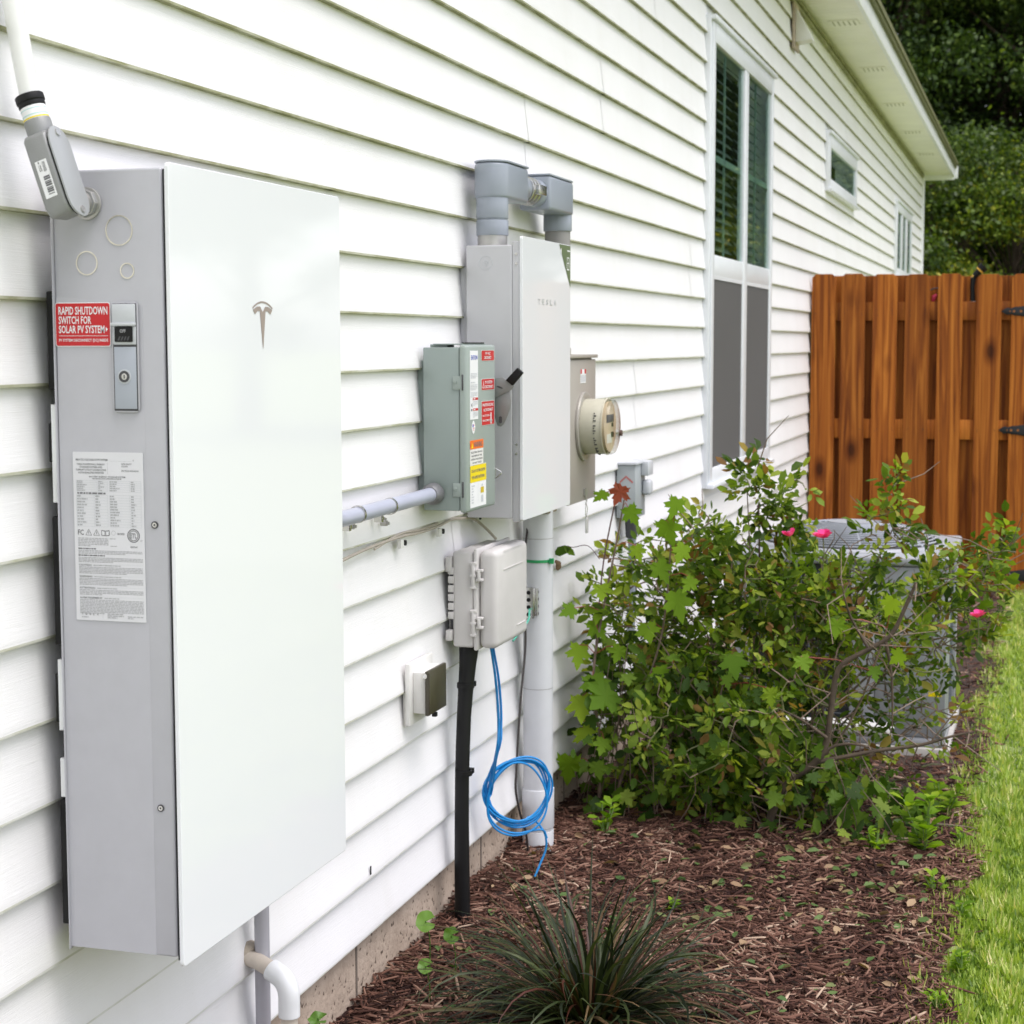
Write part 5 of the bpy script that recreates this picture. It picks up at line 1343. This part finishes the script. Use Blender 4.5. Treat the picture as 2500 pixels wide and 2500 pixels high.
    for (u, v, ang, s_) in ((1.0, 0, 0, 1.0), (.68, .03, 58, .82), (.68, -.03, -58, .82), (.36, .03, 66, .66), (.36, -.03, -66, .66)):
        keep = r_.random(n) < (.97 if u == 1 else .86)
        p = LPs+X*(ln*u*.62)[:, None]+Yv*(ln*v)[:, None]
        an = R(ang)+r_.normal(size=n)*.2
        d_ = X*np.cos(an)[:, None]+Yv*np.sin(an)[:, None]+Z*(r_.normal(size=n)*.22)[:, None]
        pos.append(p[keep]); dr_.append(d_[keep]); nr_.append((Z+r_.normal(size=(n, 3))*.22)[keep]); sz.append((ln*s_*.52)[keep]); rv.append(np.clip(base_r+r_.normal(size=n)*.10, 0, .995)[keep])
    pos = np.concatenate(pos); lv = leaves('foliage', ROSEL, LT, LF3, pos, np.concatenate(dr_), np.concatenate(nr_), np.concatenate(sz)*1.0, rb, r_, np.concatenate(rv))
    # seed heads / star-shaped calyxes at the sprig tips
    for q in range(34):
        hp = MB()
        a = A[r_.integers(len(A))]
        if a[2] < .45: continue
        hp.tube([a, a+np.array([0, 0, .006]), a+np.array([0, 0, .011])], [.001, .0045, .002], 6, 0)
        for k in range(5):
            an = 2*math.pi*k/5; t = a+np.array([math.cos(an)*.016, math.sin(an)*.016, .014]); s_ = a+np.array([0, 0, .010])
            hp.add([s_+np.array([-.0015*math.sin(an), .0015*math.cos(an), 0]), s_-np.array([-.0015*math.sin(an), .0015*math.cos(an), 0]), t], [(0, 1, 2)], 0)
        hp.build('rose_hip', bpy.data.materials.get('hip_green') or plain('hip_green', (.22, .25, .10), .5, var=.3), rb)
    for q, (p, fs, npet) in enumerate((((2.72, -.665, .703), .026, 7), ((2.72, -.757, .700), .034, 14), ((2.90, -1.169, .471), .028, 9))):
        p = np.array(p)
        fr = empty('flower', tuple(p)); bpy.data.objects  # flower: petals and stalk, a part of the bush
        k = npet; an = np.arange(k)*2.4
        tilt = .35+.5*(np.arange(k) % 3)/2
        dirs = np.stack([np.cos(an)*np.cos(tilt)-.25, np.sin(an)*np.cos(tilt), np.sin(tilt)], -1)
        PT = np.array([(0, 0, 0), (.45, .30, .05), (.85, .42, .14), (1.0, 0, .10), (.85, -.42, .14), (.45, -.30, .05), (.45, 0, -.03), (.85, 0, .02)])
        X_, Y__, Z_ = frames_from(dirs, np.tile([[.0, 0, 1.0]], (k, 1)))
        V, Fc = instance_template(PT, LF3, np.tile(p, (k, 1)), X_, Y__, Z_, np.full(k, fs)*r_.uniform(.8, 1.1, k))
        bpy.data.objects.remove(fr)
        fo = arr_mesh('flower', V, Fc, PETAL, rb, np.repeat(r_.random(k), len(LF3)), smooth=True)
        mbk = MB(); mbk.tube([p-np.array([0, 0, .09]), p-np.array([.004, .004, .04]), p], .0018, 5); st_ = mbk.build('flower_stalk', CANEG, fo)
    return rb
rose_bush()

# ------------------------------------------------------------------ maple sapling at the left edge of the bush
def maple():
    r_ = np.random.default_rng(5)
    mp_ = empty('maple_sapling', (2.72, -.12, -.15), 'young maple sapling with large bright lobed leaves, right of the grey riser pipe', 'sapling')
    pts = [(-.068, .186, .085), (-.159, .213, .085), (-.034, .01, .09), (-.100, .255, .07), (-.098, .418, .065), (-.060, .343, .07), (-.120, .468, .06), (-.209, .753, .06), (-.195, .815, .055), (-.141, .799, .045), (-.312, .712, .075), (-.348, .778, .06), (-.371, .649, .06), (-.224, .644, .05), (-.291, .595, .065), (-.343, .503, .085), (-.505, .336, .07), (-.478, .10, .06), (-.065, .10, .06), (-.14, .08, .055), (-.18, .35, .05), (-.26, .42, .055), (-.40, .56, .05), (-.13, .53, .05), (-.05, .46, .05), (-.30, .30, .05), (-.62, .26, .05), (-.70, .35, .05), (-.95, .52, .055), (-.90, .33, .045), (-.98, .38, .045), (-.80, .46, .05)]
    mb_ = MB(); red = 1
    main = [smooth_path(P, 4) for P in ([(2.80, -.10, -.16), (2.77, -.115, .05), (2.74, -.10, .28), (2.73, -.14, .52), (2.72, -.17, .66), (2.72, -.195, .80)], [(2.80, -.14, -.16), (2.78, -.22, .15), (2.76, -.30, .42), (2.73, -.33, .70)], [(2.85, -.2, -.16), (2.80, -.42, .10), (2.76, -.48, .30)], [(2.9, -.6, -.16), (2.85, -.82, .15), (2.78, -.93, .45)])]
    for m_ in main: mb_.tube(m_, [.005*(1-.6*i/len(m_)) for i in range(len(m_))], 6, 0)
    allp = np.array([list(p) for m_ in main for p in m_])
    pos, dr_, nr_, sz = [], [], [], []
    for (y, z, s_) in pts:
        x = 2.72+r_.uniform(-.03, .03); p = np.array([x, y, z+s_*.35])
        d = np.linalg.norm(allp-p, axis=1)+.4*np.maximum(0, allp[:, 2]-p[2]+.03); q = allp[int(np.argmin(d))]
        mb_.tube([q, (q+p)/2+np.array([0, 0, .012]), p], .0013, 4, 1, False)
        dd = np.array([r_.normal()*.25-.35, r_.normal()*.45, -.75+r_.normal()*.25])
        pos.append(p); dr_.append(dd); nr_.append(np.array([-1.0, -.25+r_.normal()*.3, .45+r_.normal()*.2])); sz.append(s_*1.05)
    mb_.build('stem', [CANE, plain('red_stalk', (.28, .05, .035), .5, var=.2)], mp_, smooth=60)
    pos = np.array(pos); dr_ = np.array(dr_); nr_ = np.array(nr_); sz = np.array(sz)
    sel = np.ones(len(pos), bool); sel[[8]] = False
    leaves('foliage', MAPL, MT, MF3, pos[sel], dr_[sel], nr_[sel], sz[sel], mp_, r_)
    leaves('red_leaves', MAPR, MT, MF3, pos[~sel], dr_[~sel], nr_[~sel], sz[~sel], mp_, r_)
    # tall bare reddish shoots
    SHM = plain('purple_brown_shoot', (.11, .05, .045), .5, var=.2)
    sh = MB()
    sh.tube(smooth_path([(2.74, -.102, .30), (2.735, -.115, .45), (2.72, -.135, .62), (2.72, -.17, .80)], 4), .0022, 5)
    sh.build('bare_shoot', SHM, mp_, smooth=60); sh = MB()
    sh.tube(smooth_path([(3.0, -.54, .05), (2.98, -.545, .40), (2.97, -.54, .73), (2.97, -.535, .76)], 4), .0028, 5)
    sh.build('bare_shoot', SHM, mp_, smooth=60); sh = MB()
    sh.tube(smooth_path([(2.73, -.12, .62), (2.71, -.09, .66), (2.70, -.05, .655), (2.69, -.035, .66)], 4), .0012, 5)
    sh.build('bare_shoot', SHM, mp_, smooth=60)
    leaves('small_leaf', VINEL, LT, LF3, np.array([[2.70, -.045, .655], [2.70, -.02, .66]]), np.array([[0, .8, -.3], [0, -.6, -.5]]), np.array([[-1, 0, .3], [-1, .2, .4]]), np.array([.06, .045]), mp_, r_)
maple()

# ------------------------------------------------------------------ low vine filling the foot of the bush
def vine():
    r_ = np.random.default_rng(8)
    vn = empty('ivy_vine', (2.75, -.45, -.17), 'dark ivy-like vine with small lobed leaves filling the foot of the rose bush', 'vine')
    n = 680
    t = r_.random(n)**1.1
    y = -.05-t*1.0
    top = np.interp(t, [0, .15, .4, .6, .8, 1], [.34, .42, .34, .22, .06, -.06])
    z = -.16+(top+.16)*r_.random(n)**.85
    x = 2.58+.40*r_.random(n)+.12*np.abs(t-.4)+.25*np.clip(z, 0, 1)
    pos = np.stack([x, y, z], -1)
    dr_ = np.stack([-.35+r_.normal(size=n)*.35, r_.normal(size=n)*.5, -.6+r_.normal(size=n)*.35], -1)
    nr_ = np.stack([-1+r_.normal(size=n)*.3, -.3+r_.normal(size=n)*.5, .55+r_.normal(size=n)*.35], -1)
    big = r_.random(n) < .62
    leaves('lobed_leaves', VINEL, MT, MF3, pos[big], dr_[big], nr_[big], (r_.uniform(.026, .052, n))[big], vn, r_)
    leaves('oval_leaves', VINEL, LT, LF3, pos[~big], dr_[~big], nr_[~big], (r_.uniform(.03, .055, n))[~big], vn, r_)
    m_ = MB()
    for q in range(170):
        i = r_.integers(n); p = pos[i]; b0 = np.array([p[0]+.08+r_.normal()*.05, p[1]+r_.normal()*.08, -.18]); mid = (p+b0)/2+r_.normal(size=3)*.04
        m_.tube(smooth_path([b0, mid, p], 3), .0014, 4, 0, False)
    m_.build('runners', CANE, vn, smooth=60)
vine()

# ------------------------------------------------------------------ leafy weeds
def weed(name, loc, h, n, ls, seed, label, cat='weed', mat=None):
    r_ = np.random.default_rng(seed); wd = empty(name, loc, label, cat)
    L = np.array(loc); m_ = MB(); pos, dr_, nr_, sz = [], [], [], []
    for k in range(n):
        a = r_.uniform(0, 2*math.pi); lean = r_.uniform(.05, .55); hh = h*r_.uniform(.55, 1)
        tip = L+np.array([math.cos(a)*lean*hh, math.sin(a)*lean*hh, hh]); mid = L+(tip-L)*.5+np.array([0, 0, .1*hh])
        P = smooth_path([L-np.array([0, 0, .03]), L+np.array([0, 0, .1*hh]), mid, tip], 3); m_.tube(P, .0016, 5, 0, False)
        for q in range(int(3+hh/.022)):
            i = r_.integers(3, len(P)); p = np.array(P[i]); an = q*2.4+r_.normal()*.3
            pos.append(p); dr_.append([math.cos(an), math.sin(an), .45+r_.normal()*.2]); nr_.append([r_.normal()*.2-.1, r_.normal()*.2, 1]); sz.append(ls*r_.uniform(.6, 1.1))
    m_.build('stems', plain('weed_stem', (.16, .25, .06), .5), wd, smooth=60) if 'weed_stem' not in bpy.data.materials else m_.build('stems', bpy.data.materials['weed_stem'], wd, smooth=60)
    leaves('leaves', mat or MAPL, LT, LF3, np.array(pos), np.array(dr_), np.array(nr_), np.array(sz), wd, r_)
weed('leafy_weed', (2.62, -1.055, -.175), .20, 6, .062, 1, 'bright green leafy weed where mulch meets grass, below the air conditioner corner')
weed('leafy_weed', (2.58, -.925, -.170), .10, 7, .040, 2, 'low clump of round-leaved weeds on the mulch, left of the bright leafy weed')
weed('leafy_weed', (2.30, -1.10, -.165), .07, 6, .034, 3, 'small sprawling weed at the mulch edge, nearest to the camera on the right')
weed('leafy_weed', (2.52, -.19, -.15), .11, 7, .040, 4, 'small dusty green weed on the mulch right of the riser pipe base')
weed('leafy_weed', (1.95, -.50, -.145), .05, 5, .022, 6, 'tiny pale seedlings scattered on the open mulch in the middle of the bed')
weed('leafy_weed', (3.05, -1.08, -.19), .16, 6, .050, 7, 'green weed clump at the foot of the rose bush on its grass side')

# pennywort: round leaves on stalks by the foundation
def penny(p, s_, lab, tilt=(-.75, -.35, .6), seed=0):
    r_ = np.random.default_rng(seed+3); p = np.array(p)
    k = 20; T_ = [(0, 0, -.12)]+[(math.cos(2*math.pi*i/k)*(1+.05*math.sin(i*2.5)), math.sin(2*math.pi*i/k)*(1+.05*math.cos(i*1.7)), .06*math.sin(i*1.3)) for i in range(1, k)]
    T_ = np.array(T_); F_ = np.array([(0, i, i+1) for i in range(1, k-1)])
    e = empty('pennywort', (p[0], p[1], float(gh(p[0], p[1]))), lab, 'plant', 'round-leaved pennywort at the foundation')
    leaves('round_leaf', ROUNDL, T_, F_, p[None], np.array([[.2, -.9, .1]]), np.array([tilt]), np.array([s_]), e, r_)
    m_ = MB(); m_.tube(smooth_path([(p[0]+.02, p[1], float(gh(p[0], p[1]))-.01), (p[0]+.016, p[1]-.004, p[2]-.05), tuple(p)], 4), .0014, 5); m_.build('stalk', ROUNDL, e)
penny((1.330, -.085, .000), .0215, 'round green pennywort leaf nearest the black duct, tallest of the cluster', seed=1)
penny((1.310, -.150, -.018), .0170, 'folded pennywort leaf right of the tallest one, beside the black duct', (-.5, -.9, .2), seed=2)
penny((1.215, -.125, -.055), .0165, 'lower pennywort leaf at the left of the cluster by the foundation', seed=4)
penny((.865, -.032, -.045), .0190, 'pennywort leaf at the picture bottom beside the drain elbow', (-.3, -.5, .9), seed=5)

# ------------------------------------------------------------------ dark strap-leaved clump in the foreground
def straps():
    r_ = np.random.default_rng(21)
    e = empty('strap_leaf_plant', (1.22, -.475, -.15), 'dark green and maroon strap-leaved grassy clump in the foreground mulch', 'plant')
    V, Fc, rv = [], [], []; n0 = 0
    base = np.array([1.22, -.475, -.152])
    for k in range(520):
        a = r_.uniform(0, 2*math.pi); up = r_.beta(1.5, 1.7); L_ = r_.uniform(.24, .44)
        el = .12+up*1.3+r_.normal()*.12; droop = r_.uniform(.3, 2.9)*(1.2-up*.55); w_ = r_.uniform(.0024, .0050); curl = r_.normal()*1.1
        p = base+np.array([math.cos(a), math.sin(a), 0])*r_.uniform(0, .045); seg = 9
        side = np.array([-math.sin(a), math.cos(a), 0]); tw = r_.normal()*.5
        e_ = el; az_ = a
        for i in range(seg+1):
            t = i/seg; ww = w_*(1-.25*t if t < .6 else max(.04, (1-t)/.4*.85))
            az_ += curl/seg*t*1.6; side = np.array([-math.sin(az_), math.cos(az_), 0]); d = np.array([math.cos(az_)*math.cos(e_), math.sin(az_)*math.cos(e_), math.sin(e_)]); nn2 = np.cross(side, d)
            s2 = side*math.cos(tw*t)+nn2*math.sin(tw*t)
            V += [p-s2*ww, p+nn2*ww*-.25, p+s2*ww]
            if i < seg:
                q = n0+i*3; Fc += [(q, q+1, q+4, q+3), (q+1, q+2, q+5, q+4)]; c_ = r_.random() if i == 0 else c_
                rv += [c_]*2
            p = p+d*L_/seg; e_ -= droop/seg*(.4+1.4*t)
            if p[2] < -.140: p[2] = -.140; e_ = max(e_, 0)
        n0 += (seg+1)*3
    arr_mesh('blades', np.array(V), np.array(Fc), CORDL, e, rv, smooth=True)
straps()

# ------------------------------------------------------------------ bark mulch
def mulch():
    r_ = np.random.default_rng(2)
    def batch(n, x0, x1, ln, th, zr):
        x = x0+(x1-x0)*r_.random(n)**1.15; yv = .02+(EDGE(x)-.03-.02)*r_.random(n); yv += (r_.random(n) < .03)*r_.normal(size=n)*.04
        yv = np.minimum(yv, .02)
        z = gh(x, yv)+.003+zr*r_.random(n)
        az = r_.uniform(0, 2*math.pi, n); el = r_.normal(size=n)*.22
        X = np.stack([np.cos(az)*np.cos(el), np.sin(az)*np.cos(el), np.sin(el)], -1)
        nr = norm(np.array([[0, 0, 1.]])+r_.normal(size=(n, 3))*.45); Yv = norm(np.cross(nr, X)); Z = np.cross(X, Yv)
        T_ = np.array([(-.5, -.35, -.5), (-.15, -.5, -.5), (.3, -.45, -.5), (.5, -.08, -.3), (.45, .18, -.5), (.05, .5, -.5), (-.35, .42, -.5), (-.5, .05, -.4),
                       (-.48, -.30, .4), (-.15, -.45, .5), (.28, -.4, .35), (.49, -.05, .1), (.43, .15, .4), (.05, .45, .5), (-.33, .38, .5), (-.49, .05, .3)])
        F_ = [(8, 9, 14, 15), (9, 10, 13, 14), (10, 11, 12, 13)]+[(i, (i+1) % 8, (i+1) % 8+8, i+8) for i in range(8)]
        sc = np.stack([r_.uniform(ln[0], ln[1], n), r_.uniform(.0014, .0055, n)*th, r_.uniform(.0010, .0035, n)*th], -1)
        V, Fc = instance_template(T_, np.array(F_), np.stack([x, yv, z], -1), X, Yv, Z, sc)
        # bend
        return V, Fc, np.repeat(np.clip(r_.beta(1.3, 1.5, n)+.16*np.sin(x*7+3*np.sin(yv*9))*np.cos(yv*11+x*3), 0, 1), len(F_))
    Vs, Fs, Rs = [], [], []; off = 0
    for a in ((25000, .5, 2.7, (.012, .055), 1.0, .018), (11000, 1.0, 3.3, (.010, .03), .75, .014), (2600, .6, 2.9, (.035, .085), 1.5, .022), (9000, 2.3, 8.2, (.02, .06), 1.4, .014)):
        V, Fc, rv = batch(*a); Vs.append(V); Fs.append(Fc+off); Rs.append(rv); off += len(V)
    # heaped against the wall by the pipes
    o = arr_mesh('bark_mulch', np.concatenate(Vs), np.concatenate(Fs), CHIPM, None, np.concatenate(Rs)); tag(o, 'brown shredded bark mulch covering the planting bed', 'mulch', kind='stuff')
    n = 520; x = r_.uniform(1.2, 2.9, n); yv = r_.uniform(-1.1, -.05, n); z = gh(x, yv)+.022
    far = r_.random(n) < .45; yv[far] = r_.uniform(-1.12, -.55, far.sum()); x[far] = r_.uniform(1.9, 3.0, far.sum()); z = gh(x, yv)+.024
    az = r_.uniform(0, 6.28, n); X = np.stack([np.cos(az), np.sin(az), r_.normal(size=n)*.2], -1)
    o = leaves('leaf_litter', DRYL, LT, LF3, np.stack([x, yv, z], -1), X, np.array([[0, 0, 1.]])+r_.normal(size=(n, 3))*.4, r_.uniform(.012, .042, n), None, r_)
    tag(o, 'fallen leaves and green scraps lying on the bark mulch', 'leaf litter', kind='stuff')
mulch()

# ------------------------------------------------------------------ lawn
def lawn():
    r_ = np.random.default_rng(4)
    segs = [(30000, .8, 3.2, 0, .30, (.030, .055)), (26000, 3.0, 8.3, 0, .45, (.030, .060)), (55000, .5, 8.3, .25, 1.3, (.03, .06)), (45000, .5, 8.3, 1.3, 3.2, (.03, .06)), (2600, 1.0, 7.5, -.07, .03, (.025, .06))]
    P, H = [], []
    for n, x0, x1, a, b, h in segs:
        x = r_.uniform(x0, x1, n); yv = EDGE(x)-a-(b-a)*r_.random(n)**.9+(a == 0)*(.055*np.sin(x*31)*np.sin(x*12.3)+.03*np.sin(x*5.3+1)+.016*r_.normal(size=n)); P.append(np.stack([x, yv, gh(x, np.clip(yv, -2, 0))-.006], -1)); H.append(r_.uniform(h[0], h[1], n))
    P = np.concatenate(P); H = np.concatenate(H); n = len(P)
    az = r_.uniform(0, 2*math.pi, n); cl = np.sin(P[:, 0]*17+3*np.sin(P[:, 1]*23))*np.cos(P[:, 1]*19+2*np.sin(P[:, 0]*13)); H = H*.52*(1+.45*cl)*r_.uniform(.5, 1.5, n); ln = r_.uniform(.3, 4.0, n)
    Z = norm(np.stack([np.cos(az)*ln*.8, np.sin(az)*ln*.8, np.ones(n)], -1)); Xv = norm(np.stack([-np.sin(az), np.cos(az), np.zeros(n)], -1)); Yv = np.cross(Z, Xv)
    T_ = np.array([(-.5, 0, 0), (.5, 0, 0), (.42, .12, .5), (-.42, .12, .5), (.10, .42, .95), (-.10, .42, .95)]); F_ = np.array([(0, 1, 2, 3), (3, 2, 4, 5)])
    V, Fc = instance_template(T_, F_, P, Xv, Yv, Z, np.stack([r_.uniform(.004, .0085, n), H, H], -1))
    o = arr_mesh('lawn_grass', V, Fc, GRASSL, None, np.repeat(np.clip(r_.beta(1.6, 2.0, n)+.24*cl, 0, 1), 2), smooth=True); tag(o, 'bright green lawn grass along the right side of the bed', 'grass', kind='stuff')
lawn()
for q_, (x_, y_) in enumerate(((1.75, -1.19), (2.1, -1.17), (2.75, -1.15), (1.5, -1.15))):
    weed('lawn_weed', (x_, y_, -.155), .055, 8, .030, 30+q_, ['broad-leaved weed in the lawn edge at the lower right corner', 'broad-leaved weed in the lawn edge, second from the lower right', 'farthest broad-leaved weed in the lawn edge beside the leafy weeds', 'broad-leaved weed nearest the camera where lawn meets mulch'][q_])

# ------------------------------------------------------------------ trees behind
def tree_mesh(seed, H, Rc, z0, nc, nl, mat, ls, flat=1.0):
    r_ = np.random.default_rng(seed); par = []
    tr = MB(); pts = [(0, 0, -.4), (.05, .03, H*.2), (-.1, .1, H*.45), (.08, 0, H*.7), (0, 0, H*.92)]
    tr.tube(smooth_path(pts, 4), [max(.03, .24*(H/12)*(1-i/17)) for i in range(17)], 10)
    C = []; lobe = []; nlob = max(12, nc//20)
    LB = []
    for _ in range(nlob):
        u = rand_unit(1, r_)[0]; rr_ = r_.uniform(.35, 1.0)**.5; zc = (z0+H)/2; hz = (H-z0)/2
        LB.append((np.array([u[0]*Rc*rr_, u[1]*Rc*rr_, zc+u[2]*hz*rr_]), r_.uniform(.55, 1.25)*Rc/3.3*(1.0 if H > 6 else 1.15), r_.uniform(-.3, .3)))
    for c_, rl, tn in LB:
        for _ in range(nc//nlob):
            u = rand_unit(1, r_)[0]; u[2] = abs(u[2])*.9-.25
            C.append(c_+u*rl*np.array([1, 1, .75])*r_.uniform(.8, 1.05)); lobe.append(tn)
    C = np.array(C)
    for c_ in C[r_.permutation(len(C))[:46]]:
        zb = min(max(z0*.8+.3, c_[2]*.62), H*.8); tr.tube(smooth_path([(0, 0, zb), (c_[0]*.4, c_[1]*.4, zb*.5+c_[2]*.5), tuple(c_)], 3), [.07*(H/12), .06*(H/12), .05*(H/12), .04*(H/12), .03*(H/12), .02*(H/12), .012*(H/12)], 6)
    cs = r_.uniform(.18, .42, len(C))*(Rc/3.4)**.35; tone = np.array(lobe)+r_.uniform(-.12, .12, len(C))
    P = C[:, None, :]+(r_.normal(size=(len(C), nl, 3))*np.array([1, 1, .7]))*cs[:, None, None]*.62
    rv = np.clip(r_.beta(1.6, 2.4, size=(len(C), nl))+tone[:, None], 0, 1).ravel(); P = P.reshape(-1, 3); n = len(P)
    d = rand_unit(n, r_); d[:, 2] -= .25; nr = rand_unit(n, r_)+np.array([[-.3, -.3, .9]])
    T_ = np.array([(0, 0, 0), (.5, .30, .06), (1, 0, -.08), (.5, -.30, .06)]); F_ = np.array([(0, 3, 2, 1)])
    X, Yv, Z = frames_from(d, nr); V, Fc = instance_template(T_, F_, P, X, Yv, Z, r_.uniform(ls*.7, ls*1.3, n))
    return tr, V, Fc, rv, mat
def plant_tree(name, proto, spots, cat, group):
    tr, V, Fc, rv, mat = proto; first = None
    for (x, y, rz, sc, lab) in spots:
        e = empty(name, (0, 0, 0), lab, cat, group)
        if first is None:
            t_ = tr.build('trunk', BARK, e, smooth=60); c_ = arr_mesh('crown', V, Fc, mat, e, rv); first = (t_, c_)
        else:
            for q in first:
                k = q.copy(); COL.objects.link(k); k.parent = e
        e.location = (x, y, -.2); e.rotation_euler = (0, 0, rz); e.scale = (sc, sc, sc)
A_ = tree_mesh(1, 12.5, 3.3, 1.2, 1500, 85, TREEL, .085)
plant_tree('broadleaf_tree', A_, [
    (27, 1.4, 0, 1, 'tall dark green tree directly behind the far house corner'),
    (26.5, -2.2, 2.1, 1.05, 'tall dark green tree behind the fence at the picture right edge'),
    (31, -.4, 4.0, 1.15, 'tallest dark tree deep in the background between the two nearer trees'),
    (29, 4.6, 1.1, 1.0, 'dark tree whose crown rises behind the house roof'),
    (25, -6.8, 3.2, .95, 'dark tree beyond the gate, outside the fence line on the right'),
    (33, -5.5, 5.2, 1.2, 'broad dark tree behind the trees beyond the gate'),
    (24, -11.5, .7, 1.0, 'dark tree far to the right of the gate'),
    (35, 3, 2.6, 1.2, 'rearmost dark tree filling the background behind the roof'),
    (33.5, .9, 5.0, 1.25, 'dark tree in the second row behind the far house corner'),
    (36, -2.4, 1.6, 1.25, 'dark tree in the second row behind the fence')], 'tree', 'tall trees behind the fence')
B_ = tree_mesh(9, 4.3, 1.5, .2, 620, 75, SHRUL, .070)
plant_tree('large_shrub', B_, [
    (21.6, .15, 0, 1, 'yellow-green large shrub just right of the far house corner'),
    (21.0, -1.9, 1.9, .92, 'yellow-green large shrub over the fence at the picture right edge'),
    (23.2, -.9, 3.7, 1.04, 'yellow-green large shrub between and behind the two nearer shrubs'),
    (21.4, -4.4, 5.0, .95, 'yellow-green large shrub beyond the wooden gate')], 'shrub', 'yellow-green shrubs behind the fence')
